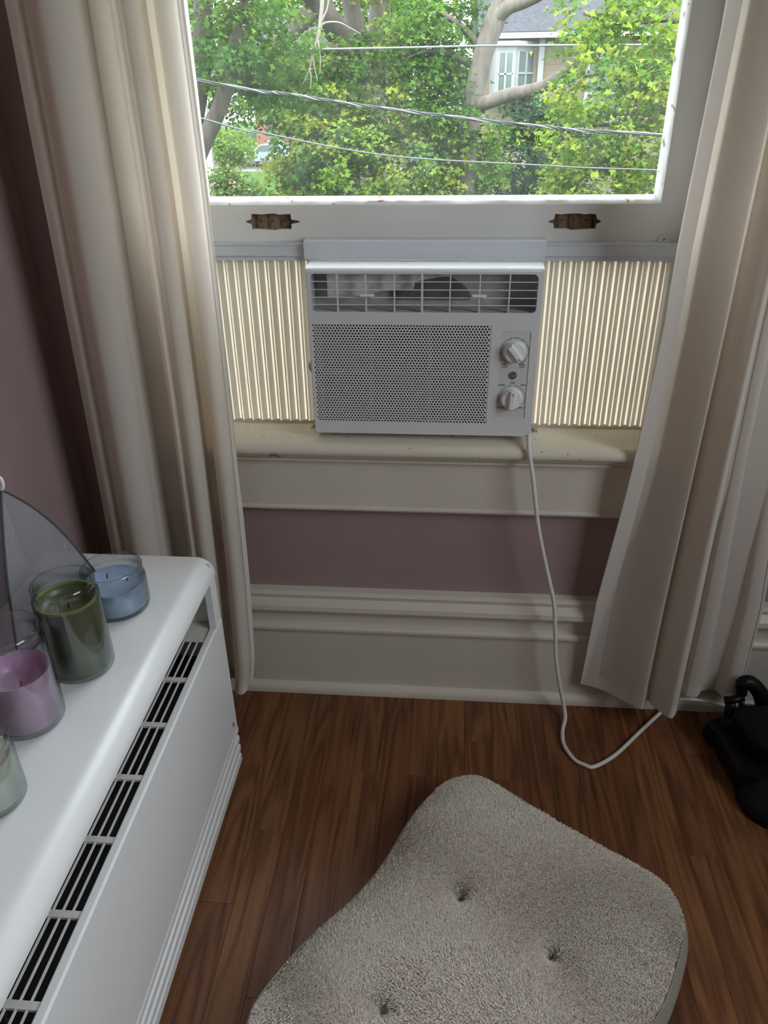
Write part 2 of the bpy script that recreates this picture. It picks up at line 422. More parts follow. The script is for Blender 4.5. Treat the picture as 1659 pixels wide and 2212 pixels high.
# ------------------------------------------------------------------ mesh helpers
class MB:
    """collects boxes, tubes, lathes and prisms into ONE mesh"""
    def __init__(self):
        self.v = []; self.f = []; self.mi = []

    def add(self, vs, fs, mi=0):
        b = len(self.v)
        self.v += [tuple(map(float, p)) for p in vs]
        self.f += [tuple(b + i for i in f) for f in fs]
        self.mi += [mi] * len(fs)
        return self

    def box(self, lo, hi, mi=0):
        x0, y0, z0 = lo; x1, y1, z1 = hi
        vs = [(x0, y0, z0), (x1, y0, z0), (x1, y1, z0), (x0, y1, z0), (x0, y0, z1), (x1, y0, z1), (x1, y1, z1), (x0, y1, z1)]
        fs = [(0, 3, 2, 1), (4, 5, 6, 7), (0, 1, 5, 4), (1, 2, 6, 5), (2, 3, 7, 6), (3, 0, 4, 7)]
        return self.add(vs, fs, mi)

    def extrude_profile(self, prof, axis, a0, a1, mi=0, closed=True):
        """prof: list of 2D points; axis 'x': prof=(y,z); 'y': prof=(x,z); 'z': prof=(x,y)"""
        def P(p, a):
            return {'x': (a, p[0], p[1]), 'y': (p[0], a, p[1]), 'z': (p[0], p[1], a)}[axis]
        n = len(prof)
        vs = [P(p, a0) for p in prof] + [P(p, a1) for p in prof]
        fs = [(i, (i + 1) % n, n + (i + 1) % n, n + i) for i in range(n if closed else n - 1)]
        if closed:
            tess = geometry.tessellate_polygon([[Vector((p[0], p[1], 0)) for p in prof]])
            fs += [tuple(t) for t in tess] + [tuple(n + i for i in reversed(t)) for t in tess]
        return self.add(vs, fs, mi)

    def tube(self, pts, r, sides=8, mi=0, caps=True):
        pts = [Vector(p) for p in pts]
        n = len(pts)
        rs = r if hasattr(r, '__len__') else [r] * n
        vs = []; fs = []
        up = Vector((0, 0, 1))
        prev = None
        for i, p in enumerate(pts):
            t = (pts[min(i + 1, n - 1)] - pts[max(i - 1, 0)]).normalized()
            if prev is None:
                a = t.cross(up)
                if a.length < 1e-3:
                    a = t.cross(Vector((1, 0, 0)))
                a.normalize()
            else:
                a = (prev - t * prev.dot(t))
                a = a.normalized() if a.length > 1e-6 else prev
            prev = a
            b = t.cross(a)
            for k in range(sides):
                an = 2 * math.pi * k / sides
                vs.append(p + (a * math.cos(an) + b * math.sin(an)) * rs[i])
        for i in range(n - 1):
            for k in range(sides):
                k2 = (k + 1) % sides
                fs.append((i * sides + k, i * sides + k2, (i + 1) * sides + k2, (i + 1) * sides + k))
        if caps:
            fs.append(tuple(range(sides - 1, -1, -1)))
            fs.append(tuple((n - 1) * sides + k for k in range(sides)))
        return self.add(vs, fs, mi)

    def lathe(self, prof, center=(0, 0, 0), sides=40, mi=0, axis='z'):
        """prof: list of (r, h)"""
        vs = []; fs = []; n = len(prof)
        for k in range(sides):
            a = 2 * math.pi * k / sides
            for r, hh in prof:
                if axis == 'z':
                    vs.append((center[0] + r * math.cos(a), center[1] + r * math.sin(a), center[2] + hh))
                else:   # axis y, pointing to -y
                    vs.append((center[0] + r * math.cos(a), center[1] - hh, center[2] + r * math.sin(a)))
        for k in range(sides):
            k2 = (k + 1) % sides
            for j in range(n - 1):
                fs.append((k * n + j, k2 * n + j, k2 * n + j + 1, k * n + j + 1))
        return self.add(vs, fs, mi)

    def plate(self, outer, holes, to3, thick, mi=0):
        """flat plate with holes. outer/holes: 2D loops; to3(u,v,d): 3D point at depth d"""
        loops = [outer] + list(holes)
        tess = geometry.tessellate_polygon([[Vector((u, v, 0)) for u, v in l] for l in loops])
        flat = [p for l in loops for p in l]
        n = len(flat)
        vs = [to3(u, v, 0) for u, v in flat] + [to3(u, v, thick) for u, v in flat]
        fs = [tuple(t) for t in tess] + [tuple(n + i for i in reversed(t)) for t in tess]
        s = 0
        for l in loops:
            k = len(l)
            for i in range(k):
                a = s + i; b = s + (i + 1) % k
                fs.append((a, b, n + b, n + a))
            s += k
        return self.add(vs, fs, mi)

    def grid(self, P, mi=0):
        """P: array (rows, cols, 3)"""
        R_, C_ = P.shape[:2]
        vs = P.reshape(-1, 3)
        fs = [(i * C_ + j, i * C_ + j + 1, (i + 1) * C_ + j + 1, (i + 1) * C_ + j) for i in range(R_ - 1) for j in range(C_ - 1)]
        return self.add(vs, fs, mi)

    def build(self, name, mats, parent=None, smooth=False, bevel=0, seg=2, angle=40):
        me = bpy.data.meshes.new(name)
        me.from_pydata(self.v, [], self.f)
        mats = mats if isinstance(mats, (list, tuple)) else [mats]
        for mm in mats:
            me.materials.append(mm)
        if len(mats) > 1:
            me.polygons.foreach_set('material_index', self.mi)
        me.validate(); me.update()
        o = bpy.data.objects.new(name, me)
        COL.objects.link(o)
        if parent:
            o.parent = parent
            o.matrix_parent_inverse = Matrix.Translation(-Vector(parent.location)) if parent.location.length else Matrix.Identity(4)
        fix_normals(o)
        if smooth:
            for pl in me.polygons:
                pl.use_smooth = True
            if smooth == 'auto':
                me.set_sharp_from_angle(angle=math.radians(angle))
        if bevel:
            b = o.modifiers.new('soft_edges', 'BEVEL')
            b.width = bevel; b.segments = seg; b.limit_method = 'ANGLE'; b.angle_limit = math.radians(35)
        return o


def fix_normals(o):
    import bmesh
    if len(o.data.polygons) > 60000:
        return
    bm = bmesh.new(); bm.from_mesh(o.data)
    bmesh.ops.recalc_face_normals(bm, faces=bm.faces)
    bm.to_mesh(o.data); bm.free()


def tag(o, label=None, cat=None, group=None, kind=None):
    if label: o['label'] = label
    if cat: o['category'] = cat
    if group: o['group'] = group
    if kind: o['kind'] = kind
    return o


def empty(name, loc=(0, 0, 0)):
    o = bpy.data.objects.new(name, None)
    o.empty_display_size = 0.05
    COL.objects.link(o)
    o.location = loc
    return o


def rrect(x0, x1, z0, z1, r, n=5):
    pts = []
    for cx, cz, a0 in ((x1 - r, z1 - r, 0), (x0 + r, z1 - r, 90), (x0 + r, z0 + r, 180), (x1 - r, z0 + r, 270)):
        for i in range(n + 1):
            a = math.radians(a0 + 90 * i / n)
            pts.append((cx + r * math.cos(a), cz + r * math.sin(a)))
    return pts


def spline(ctrl, n):
    """Catmull-Rom through control points"""
    c = np.array(ctrl, float)
    c = np.vstack([2 * c[0] - c[1], c, 2 * c[-1] - c[-2]])
    segs = len(c) - 3
    out = []
    for t in np.linspace(0, segs - 1e-9, n):
        i = int(t); u = t - i
        p0, p1, p2, p3 = c[i:i + 4]
        out.append(0.5 * ((2 * p1) + (-p0 + p2) * u + (2 * p0 - 5 * p1 + 4 * p2 - p3) * u * u + (-p0 + 3 * p1 - 3 * p2 + p3) * u ** 3))
    return np.array(out)


def text(name, body, size, to, parent, material, align='CENTER', rot=(math.pi / 2, 0, 0), depth=0.0002):
    c = bpy.data.curves.new(name, 'FONT')
    c.body = body; c.size = size; c.align_x = align; c.align_y = 'CENTER'
    c.extrude = depth; c.resolution_u = 3
    t = bpy.data.objects.new(name + '_tmp', c)
    COL.objects.link(t)
    dg = bpy.context.evaluated_depsgraph_get()
    me = bpy.data.meshes.new_from_object(t.evaluated_get(dg))
    bpy.data.objects.remove(t, do_unlink=True)
    me.name = name
    me.materials.clear(); me.materials.append(material)
    o = bpy.data.objects.new(name, me)
    COL.objects.link(o)
    o.parent = parent
    o.location = Vector(to) - Vector(parent.location)
    o.rotation_euler = rot
    return o


# ================================================================== THE ROOM
WALL_Y = 1.345
XL, XR, YN, ZC = -0.74, 1.55, -2.1, 2.45
TH = 0.14


def box_obj(name, boxes, material, parent=None, **kw):
    mb = MB()
    for lo, hi in boxes:
        mb.box(lo, hi)
    return mb.build(name, material, parent, **kw)


# floor slab and its strips
fl = box_obj('floor', [((XL - TH, YN - TH, -0.12), (XR + TH, WALL_Y + TH, -0.012))], M['gapdark'])
tag(fl, 'reddish brown oak strip floor running towards the window', kind='structure')
PW = 0.0572
plank_mesh = {}
def plank_me(L):
    key = round(L, 2)
    if key not in plank_mesh:
        mb = MB()
        w = PW / 2 - 0.00012; l = key / 2 - 0.00015; b = 0.0005
        vs = [(-w, -l, -0.012), (w, -l, -0.012), (w, l, -0.012), (-w, l, -0.012),
              (-w, -l, -b), (w, -l, -b), (w, l, -b), (-w, l, -b),
              (-w + b, -l + b, 0), (w - b, -l + b, 0), (w - b, l - b, 0), (-w + b, l - b, 0)]
        fs = [(0, 3, 2, 1)] + [(i, (i + 1) % 4, 4 + (i + 1) % 4, 4 + i) for i in range(4)] + [(4 + i, 4 + (i + 1) % 4, 8 + (i + 1) % 4, 8 + i) for i in range(4)] + [(8, 9, 10, 11)]
        mb.add(vs, fs)
        me = bpy.data.meshes.new('plank'); me.from_pydata(mb.v, [], mb.f); me.materials.append(M['floor'])
        plank_mesh[key] = me
    return plank_mesh[key]

nplank = 0
ix = 0
xx = XL + PW / 2
while xx < XR:
    y = WALL_Y - 0.008
    first = True
    fine_zone = xx < 0.95
    while y > YN + 0.05:
        L = random.choice([0.3, 0.45, 0.6, 0.75, 0.9]) if fine_zone else 1.6
        if first and fine_zone: L = random.choice([0.15, 0.25, 0.4, 0.55, 0.7, 0.85])
        if not fine_zone and first: L = random.choice([0.8, 1.2, 1.5])
        first = False
        if y - L < YN + 0.3 or y < -0.3: L = round(y - YN, 2)
        o = bpy.data.objects.new('plank', plank_me(L))
        COL.objects.link(o); o.parent = fl
        o.location = (xx, y - L / 2, 0)
        nplank += 1
        y -= round(L, 2)
    xx += PW

# walls
WX0, WX1, WZ0, WZ1 = -0.53, 0.445, 0.60, 2.12       # far window rough opening
w = box_obj('wall_far', [((XL - TH, WALL_Y, -0.1), (WX0, WALL_Y + TH, ZC)), ((WX1, WALL_Y, -0.1), (XR + TH, WALL_Y + TH, ZC)),
                         ((WX0, WALL_Y, -0.1), (WX1, WALL_Y + TH, WZ0)), ((WX0, WALL_Y, WZ1), (WX1, WALL_Y + TH, ZC))], M['mauve'])
tag(w, 'mauve painted wall below and beside the window', kind='structure')
LZ0, LZ1 = 1.00, 2.25
w = box_obj('wall_left', [((XL - TH, YN - TH, -0.1), (XL, WALL_Y, ZC))], M['mauve'])
tag(w, 'mauve painted wall behind the white heater cabinet', kind='structure')
RY0, RY1 = -0.55, 0.60
w = box_obj('wall_right', [((XR, YN - TH, -0.1), (XR + TH, RY0, ZC)), ((XR, RY1, -0.1), (XR + TH, WALL_Y, ZC)),
                           ((XR, RY0, -0.1), (XR + TH, RY1, LZ0)), ((XR, RY0, LZ1), (XR + TH, RY1, ZC))], M['mauve'])
tag(w, kind='structure')
w = box_obj('wall_near', [((XL, YN - TH, -0.1), (XR, YN, ZC))], M['mauve']); tag(w, kind='structure')
w = box_obj('ceiling', [((XL - TH, YN - TH, ZC), (XR + TH, WALL_Y + TH, ZC + 0.12))], M['ceiling']); tag(w, kind='structure')


def side_window(name, x, y0, y1, inward):
    r = empty(name, (x, (y0 + y1) / 2, LZ0)); tag(r, kind='structure')
    d = TH / 2
    xc = x - inward * d
    for (a, b, c, e) in ((y0, y0 + 0.05, LZ0, LZ1), (y1 - 0.05, y1, LZ0, LZ1), (y0, y1, LZ0, LZ0 + 0.06), (y0, y1, LZ1 - 0.05, LZ1), (y0, y1, 1.60, 1.64)):
        box_obj('sash_bar', [((xc - 0.02, a, c), (xc + 0.02, b, e))], M['trim'], r)
    box_obj('pane', [((xc - 0.002, y0 + 0.05, LZ0 + 0.06), (xc + 0.002, y1 - 0.05, LZ1 - 0.05))], M['pane'], r)
    xi0, xi1 = sorted((x, x + inward * 0.02))
    for (a, b, c, e) in ((y0 - 0.1, y0, LZ0 - 0.02, LZ1 + 0.1), (y1, y1 + 0.1, LZ0 - 0.02, LZ1 + 0.1), (y0, y1, LZ1, LZ1 + 0.1), (y0 - 0.1, y1 + 0.1, LZ0 - 0.05, LZ0)):
        box_obj('casing', [((xi0, a, c), (xi1, b, e))], M['trim'], r)


side_window('window_2', XR, RY0, RY1, -1)

# baseboards
def base_profile(y):   # (y,z) along x, wall at y
    return [(y, 0), (y - 0.035, 0), (y - 0.035, 0.010), (y - 0.031, 0.018), (y - 0.024, 0.023), (y - 0.020, 0.024),
            (y - 0.020, 0.160), (y - 0.021, 0.168), (y - 0.026, 0.176), (y - 0.026, 0.182), (y - 0.021, 0.188), (y - 0.013, 0.190),
            (y - 0.013, 0.222), (y - 0.026, 0.225), (y - 0.031, 0.233), (y - 0.030, 0.244), (y - 0.023, 0.252), (y - 0.018, 0.258),
            (y - 0.021, 0.268), (y - 0.017, 0.276), (y, 0.278)]
mb = MB().extrude_profile(base_profile(WALL_Y), 'x', XL, XR)
o = mb.build('baseboard_far', M['trim'], smooth='auto', angle=30); tag(o, 'tall cream moulded baseboard under the window', kind='structure')
prof = [(XL + (WALL_Y - yy), zz) for yy, zz in base_profile(WALL_Y)]
o = MB().extrude_profile(prof, 'y', YN, WALL_Y - 0.036).build('baseboard_left', M['trim'], smooth='auto', angle=30); tag(o, kind='structure')

# ------------------------------------------------------------------ far window
win = empty('window_1', (0, WALL_Y, 0)); tag(win, 'old white sash window raised above the air conditioner', kind='structure')
ST = 0.6355        # top of the sill
NOSE = 1.293
# sill with a rounded nose
prof = [(1.50, ST), (NOSE + 0.013, ST)]
for i in range(1, 9):
    a = math.radians(90 + 180 * i / 8 * 0.95)
    prof.append((NOSE + 0.013 + 0.013 * math.cos(a), ST - 0.013 + 0.013 * math.sin(a)))
prof += [(NOSE + 0.02, ST - 0.027), (1.50, ST - 0.03)]
MB().extrude_profile(prof, 'x', -0.62, 0.535).build('sill', M['sill'], win, smooth='auto')
# cove moulding under the sill
prof = [(WALL_Y, ST - 0.026), (NOSE + 0.018, ST - 0.026), (NOSE + 0.018, ST - 0.033), (NOSE + 0.025, ST - 0.037), (NOSE + 0.028, ST - 0.041), (NOSE + 0.026, ST - 0.045), (NOSE + 0.030, ST - 0.049), (NOSE + 0.031, ST - 0.053), (WALL_Y, ST - 0.054)]
MB().extrude_profile(prof, 'x', -0.60, 0.515).build('sill_moulding', M['trim'], win, smooth='auto', angle=30)
prof = [(WALL_Y, ST - 0.05), (1.3255, ST - 0.05), (1.3255, 0.490), (1.3225, 0.488), (1.3215, 0.484), (1.3235, 0.480), (1.326, 0.478), (WALL_Y, 0.478)]
MB().extrude_profile(prof, 'x', -0.58, 0.497).build('apron', M['trim'], win, smooth='auto', angle=30)
# lifted flake of paint on the sill nose
p0 = WY(593, 978, NOSE + 0.004)
MB().tube([(p0[0] - 0.013, NOSE + 0.001, ST - 0.026), (p0[0] - 0.005, NOSE - 0.001, ST - 0.021), (p0[0] + 0.004, NOSE - 0.001, ST - 0.021), (p0[0] + 0.014, NOSE + 0.001, ST - 0.026)], [0.0004, 0.0021, 0.0021, 0.0004], 6).build('lifted_paint_chip', M['rawwood'], win)
# jambs, stops and casing
for sx, x in ((-1, -0.495), (1, 0.410)):
    box_obj('jamb', [((min(x, x + sx * 0.04), WALL_Y - 0.004, ST - 0.02), (max(x, x + sx * 0.04), WALL_Y + TH + 0.01, 2.1))], M['sash'], win)
    a, b = sorted((x - sx * 0.012, x + sx * 0.004))
    box_obj('stop_moulding', [((a, 1.372, ST), (b, 1.392, 2.1))], M['sash'], win, bevel=0.004)
    a, b = sorted((x - sx * 0.002, x + sx * 0.115))
    prof = [(a, WALL_Y), (a, 1.324), (a + 0.012, 1.320), (a + 0.02, 1.3235), (b - 0.02, 1.3235), (b - 0.012, 1.318), (b, 1.318), (b, WALL_Y)]
    MB().extrude_profile(prof, 'z', ST, 2.2).build('casing', M['trim'], win, smooth='auto', angle=30)
box_obj('head_casing', [((-0.62, 1.320, 2.08), (0.535, WALL_Y, 2.2))], M['trim'], win)
# unseen upper sash and roof eave, added to cut high sky light
usash = [((-0.495, 1.462, 1.405), (0.410, 1.490, 1.445)), ((-0.495, 1.462, 1.445), (-0.452, 1.490, 2.09)), ((0.367, 1.462, 1.445), (0.410, 1.490, 2.09)), ((-0.452, 1.462, 2.04), (0.367, 1.490, 2.09))]
for lo, hi in usash:
    box_obj('upper_sash_bar', [(lo, hi)], M['sash'], win)
box_obj('upper_pane', [((-0.452, 1.474, 1.445), (0.367, 1.477, 2.04))], M['pane'], win)
ev = box_obj('sky_blocking_eave', [((-3.0, WALL_Y + TH, ZC + 0.02), (4.0, WALL_Y + TH + 0.55, ZC + 0.12))], M['hwhite']); tag(ev, kind='structure')
# lower sash (raised): stiles, rail with two hardware mortises, beads, pane
SY0, SY1 = 1.420, 1.455
GX0, GX1 = -0.4415, 0.3565
GZ0 = 1.0535
sash = empty('sash', (0, SY0, 0.96)); sash.parent = win; sash.location = Vector((0, SY0, 0.96)) - Vector(win.location)
sash.matrix_parent_inverse = Matrix.Identity(4)


def sub(o, parent, gp):
    """parent o (mesh in world coordinates) to a child empty"""
    o.parent = parent
    o.matrix_parent_inverse = Matrix.Identity(4)
    o.location = -(Vector(parent.location) + Vector(gp.location))
    return o


def mortise(x0, x1, z0, z1, seed, ears):
    r2 = random.Random(seed)
    pts = []
    n = 7
    def jit(a=0.0009): return r2.uniform(-a, a)
    zc = (z0 + z1) / 2
    for i in range(n):
        pts.append((x0 + (x1 - x0) * i / n + jit(), z0 + jit(0.0007) - (0.0018 if i in (3, 4) else 0)))
    pts.append((x1 + jit(), z0 + jit())); pts.append((x1 + 0.001, zc - 0.004)); pts.append((x1 + ears[1], zc - 0.001)); pts.append((x1 + ears[1], zc + 0.001)); pts.append((x1 + 0.001, zc + 0.004))
    for i in range(n):
        pts.append((x1 - (x1 - x0) * i / n + jit(), z1 + jit(0.0007) + (0.0016 if i in (3, 4) else 0)))
    pts.append((x0 + jit(), z1 + jit())); pts.append((x0 - 0.001, zc + 0.004)); pts.append((x0 - ears[0], zc + 0.001)); pts.append((x0 - ears[0], zc - 0.001)); pts.append((x0 - 0.001, zc - 0.004))
    return pts


mz = [mortise(-0.356, -0.2845, 1.0025, 1.0275, 3, (0.011, 0.016)), mortise(0.1805, 0.2525, 1.0020, 1.0265, 5, (0.010, 0.008))]
outer = [(GX0 - 0.004, 0.966), (GX1 + 0.0, 0.966), (GX1 + 0.0, GZ0 - 0.010), (GX0 - 0.004, GZ0 - 0.010)]
mb = MB().plate(outer, mz, lambda u, v, d: (u, SY0 + d, v), 0.014)
mb.box((GX0 - 0.004, SY0 + 0.014, 0.966), (GX1, SY1, GZ0 - 0.010))
sub(mb.build('bottom_rail', M['sash']), sash, win)
for (x0, x1, z0, z1) in ((-0.370, -0.267, 0.998, 1.032), (0.168, 0.262, 0.998, 1.031)):
    mb = MB(); nx = 24; nz = 9
    xs = np.linspace(x0, x1, nx); zs = np.linspace(z0, z1, nz)
    G = np.zeros((nz, nx, 3))
    xc = (x0 + x1) / 2
    for i, zz in enumerate(zs):
        for j, xv in enumerate(xs):
            dpt = 0.012
            if abs(xv - xc) > 0.0375: dpt = 0.005
            else:
                k = ((xv - xc) / 0.023)
                dpt = 0.0125 - 0.0035 * math.exp(-((k - round(k)) / 0.36) ** 4) + random.uniform(-.0008, .0008)
            G[i, j] = (xv, SY0 + min(dpt, 0.0135), zz)
    mb.grid(G)
    for q in (-0.021, 0.0, 0.021):
        mb.lathe([(0.0002, 0.0), (0.0016, 0.0)], (xc + q, SY0 + 0.0075, (z0 + z1) / 2 + 0.001), 8, 1, axis='y')
    sub(mb.build('mortise_wood', [M['rawwood'], M['black']]), sash, win)
for sx, x in ((-1, GX0), (1, GX1)):
    a, b = sorted((x, x + sx * 0.052))
    sub(box_obj('stile', [((a, SY0 + 0.0005, 0.966), (b, SY1, 2.08))], M['sash']), sash, win)
# glazing beads: sloped putty, a little uneven
def bead(pts_a, pts_b, name):
    n = 60
    mb = MB(); G = np.zeros((4, n, 3))
    for j in range(n):
        t = j / (n - 1)
        for k in range(4):
            a, b = np.array(pts_a[k]), np.array(pts_b[k])
            v = a + (b - a) * t
            if k in (1, 2): v = v + rng.normal(0, 0.0006, 3)
            G[k, j] = v
    mb.grid(G)
    sub(mb.build(name, M['bead'], smooth=True), sash, win)
zt = GZ0 - 0.010
bead([(GX0, SY0 - 0.0005, zt), (GX0, SY0 + 0.003, zt + 0.005), (GX0, SY0 + 0.010, zt + 0.007), (GX0, SY0 + 0.020, zt + 0.012)],
     [(GX1, SY0 - 0.0005, zt), (GX1, SY0 + 0.003, zt + 0.005), (GX1, SY0 + 0.010, zt + 0.007), (GX1, SY0 + 0.020, zt + 0.012)], 'glazing_bead')
for sx, x in ((1, GX0 - 0.001), (-1, GX1 + 0.001)):
    pr = [(0, -0.0005), (0.003 * sx, 0.003), (0.006 * sx, 0.010), (0.010 * sx, 0.020)]
    bead([(x + a, SY0 + b, zt) for a, b in pr], [(x + a, SY0 + b, 2.07) for a, b in pr], 'glazing_bead')
sub(box_obj('pane', [((GX0, SY0 + 0.020, GZ0 - 0.012), (GX1, SY0 + 0.023, 2.07))], M['pane']), sash, win)

# ================================================================== AIR CONDITIONER
AX0, AX1 = -0.2463, 0.1597
AZ0, AZ1 = 0.6470, 0.9555
AF = 1.323                     # front face
ac = empty('window_air_conditioner', (-0.043, 1.40, ST))
tag(ac, 'white window air conditioner with two dials resting on the sill', 'air conditioner')
F3 = lambda u, v, d: (u, AF + d, v)
# front cover: a plate with louvre opening, intake opening and dial recess
LV = (-0.239, 0.1510, 0.8795, 0.9447)
GRX0, GRX1, GRZ0, GRZ1 = -0.2410, 0.0765, 0.6735, 0.8570
cover_z1 = AZ1 - 0.006
outer = rrect(AX0 + 0.001, AX1 - 0.001, AZ0 + 0.003, cover_z1, 0.006, 3)
mid = (LV[0] + LV[1]) / 2
holes = [rrect(LV[0], LV[1], LV[2], LV[3], 0.008, 4), rrect(GRX0, GRX1, GRZ0, GRZ1, 0.001, 1), rrect(0.0935, 0.1460, 0.6860, 0.8478, 0.001, 1)]
mb = MB().plate(outer, holes, F3, 0.003)
# rounded top edge, sides and bottom lip of the cover
prof = [(AF + 0.0003, cover_z1 - 0.004), (AF + 0.0008, cover_z1), (AF + 0.003, AZ1 - 0.003), (AF + 0.007, AZ1 - 0.0008), (AF + 0.012, AZ1), (AF + 0.064, AZ1), (AF + 0.064, AZ1 - 0.004), (AF + 0.010, AZ1 - 0.005), (AF + 0.004, cover_z1 - 0.004)]
mb.extrude_profile(prof, 'x', AX0, AX1)
mb.box((AX0, AF + 0.002, AZ0), (AX0 + 0.003, AF + 0.064, AZ1 - 0.003))
mb.box((AX1 - 0.003, AF + 0.002, AZ0), (AX1, AF + 0.064, AZ1 - 0.003))
prof = [(AF + 0.0002, AZ0 + 0.008), (AF + 0.002, AZ0 + 0.002), (AF + 0.006, AZ0), (AF + 0.05, AZ0), (AF + 0.05, AZ0 + 0.004), (AF + 0.004, AZ0 + 0.008)]
mb.extrude_profile(prof, 'x', AX0, AX1)
mb.build('front_cover', M['acw'], ac, smooth='auto', angle=35)
# cabinet behind the cover, running out through the window
box_obj('cabinet', [((AX0 + 0.006, AF + 0.0625, ST + 0.002), (AX1 - 0.006, AF + 0.40, AZ1 - 0.006))], M['acw'], ac, bevel=0.003)
# dial recess plate
box_obj('dial_plate', [((0.0935, AF + 0.0012, 0.6860), (0.1460, AF + 0.004, 0.8478))], M['acplate'], ac)
# louvre: frame bars and slats each a part
for x in (-0.1927, -0.1429, -0.0931, 0.0030, 0.0535, 0.1038):
    box_obj('louvre_divider', [((x - 0.0011, AF + 0.0015, LV[2]), (x + 0.0011, AF + 0.010, LV[3]))], M['acw'], ac)
box_obj('louvre_post', [((-0.0452 - 0.0018, AF + 0.0005, LV[2]), (-0.0452 + 0.0018, AF + 0.012, LV[3]))], M['acw'], ac)
for z in (0.9316, 0.9180, 0.9047, 0.8920):
    for x0, x1 in ((LV[0], -0.0470), (-0.0434, LV[1])):
        MB().add([(x0, AF + 0.001, z - 0.0008), (x1, AF + 0.001, z - 0.0008), (x1, AF + 0.001, z + 0.0008), (x0, AF + 0.001, z + 0.0008),
                  (x0, AF + 0.007, z - 0.0020), (x1, AF + 0.007, z - 0.0020), (x1, AF + 0.007, z - 0.0006), (x0, AF + 0.007, z - 0.0006)],
                 [(0, 1, 2, 3), (4, 7, 6, 5), (0, 4, 5, 1), (3, 2, 6, 7), (0, 3, 7, 4), (1, 5, 6, 2)]).build('louvre_slat', M['acw'], ac)
for x in (-0.1402, 0.0525):
    box_obj('louvre_tab', [((x - 0.0125, AF - 0.006, 0.9072), (x + 0.0125, AF + 0.002, 0.9112))], M['knob'], ac, bevel=0.0012)
# air duct behind the louvre
mb = MB()
mb.box((LV[0] - 0.002, AF + 0.055, LV[2] - 0.002), (LV[1] + 0.002, AF + 0.058, LV[3] + 0.002))
mb.box((LV[0] - 0.003, AF + 0.004, LV[2] - 0.003), (LV[0] - 0.0005, AF + 0.056, LV[3] + 0.003))
mb.box((LV[1] + 0.0005, AF + 0.004, LV[2] - 0.003), (LV[1] + 0.003, AF + 0.056, LV[3] + 0.003))
mb.box((LV[0] - 0.003, AF + 0.004, LV[2] - 0.004), (LV[1] + 0.003, AF + 0.056, LV[2] - 0.0005))
mb.box((LV[0] - 0.003, AF + 0.004, LV[3] + 0.0005), (LV[1] + 0.003, AF + 0.056, LV[3] + 0.003))
mb.build('air_duct', M['acmid'], ac)
foam = [(-0.214, 0.8975), (-0.150, 0.9015), (-0.115, 0.9095), (-0.062, 0.9120), (-0.058, 0.9260), (-0.020, 0.9330), (0.008, 0.9360), (0.008, 0.944), (-0.214, 0.944)]
MB().plate(foam, [], lambda u, v, d: (u, AF + 0.030 + d, v), 0.022).build('foam_liner', M['acgrey'], ac)
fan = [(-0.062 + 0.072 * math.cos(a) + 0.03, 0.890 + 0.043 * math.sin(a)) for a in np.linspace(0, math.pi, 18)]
MB().plate(fan, [], lambda u, v, d: (u, AF + 0.050 + d, v), 0.004).build('blower_shade_plate', M['acblower'], ac)  # flat dark plate painting the shaded fan cavity, not a real hole
# perforated intake grille: a honeycomb of real round holes
PX = 0.0056; PZ = PX * math.sqrt(3) / 2
mb = MB()
cols = int((GRX1 - GRX0) / PX) + 3; rows = int((GRZ1 - GRZ0) / PZ) + 3
gy = AF + 0.0008
hr = PX * 0.335
ang = [math.radians(30 * k + 0) for k in range(12)]
R_out = PX / math.sqrt(3)
cellv = []
for k in range(12):
    a = ang[k] + math.radians(30)
    rr = R_out if k % 2 == 0 else R_out * math.cos(math.radians(30))
    cellv.append((rr * math.cos(a), rr * math.sin(a)))
holev = [(hr * math.cos(ang[k] + math.radians(30)), hr * math.sin(ang[k] + math.radians(30))) for k in range(12)]
for j in range(rows):
    for i in range(cols):
        cx = GRX0 - PX * 0.5 + i * PX + (PX / 2 if j % 2 else 0)
        cz = GRZ0 - PZ * 0.5 + j * PZ
        border = cx < GRX0 + PX * 0.30 or cx > GRX1 - PX * 0.30 or cz < GRZ0 + PZ * 0.3 or cz > GRZ1 - PZ * 0.3
        vs = [(cx + u, gy, cz + v) for u, v in cellv]
        if border:
            mb.add(vs, [tuple(range(12))])
        else:
            vs += [(cx + u, gy, cz + v) for u, v in holev] + [(cx + u, gy + 0.0018, cz + v) for u, v in holev]
            fs = []
            for k in range(12):
                k2 = (k + 1) % 12
                fs.append((k, k2, 12 + k2, 12 + k)); fs.append((12 + k, 12 + k2, 24 + k2, 24 + k))
            mb.add(vs, fs)
gr = mb.build('intake_grille', M['acw'], ac)
tag(gr, 'honeycomb grille of small round holes')
mb = MB()
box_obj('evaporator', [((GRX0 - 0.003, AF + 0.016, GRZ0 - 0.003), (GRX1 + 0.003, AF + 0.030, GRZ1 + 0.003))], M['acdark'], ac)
mb = MB()
for t in (0.33, 0.665):
    x = GRX0 + (GRX1 - GRX0) * t
    mb.box((x - 0.004, AF + 0.007, GRZ0 - 0.002), (x + 0.004, AF + 0.011, GRZ1 + 0.002))
mb.box((GRX0, AF + 0.007, 0.764), (GRX1, AF + 0.011, 0.771))
mb.box((GRX0, AF + 0.007, GRZ0 - 0.002), (GRX0 + 0.016, AF + 0.011, GRZ1 + 0.002))
mb.build('filter_frame', M['acframe'], ac)
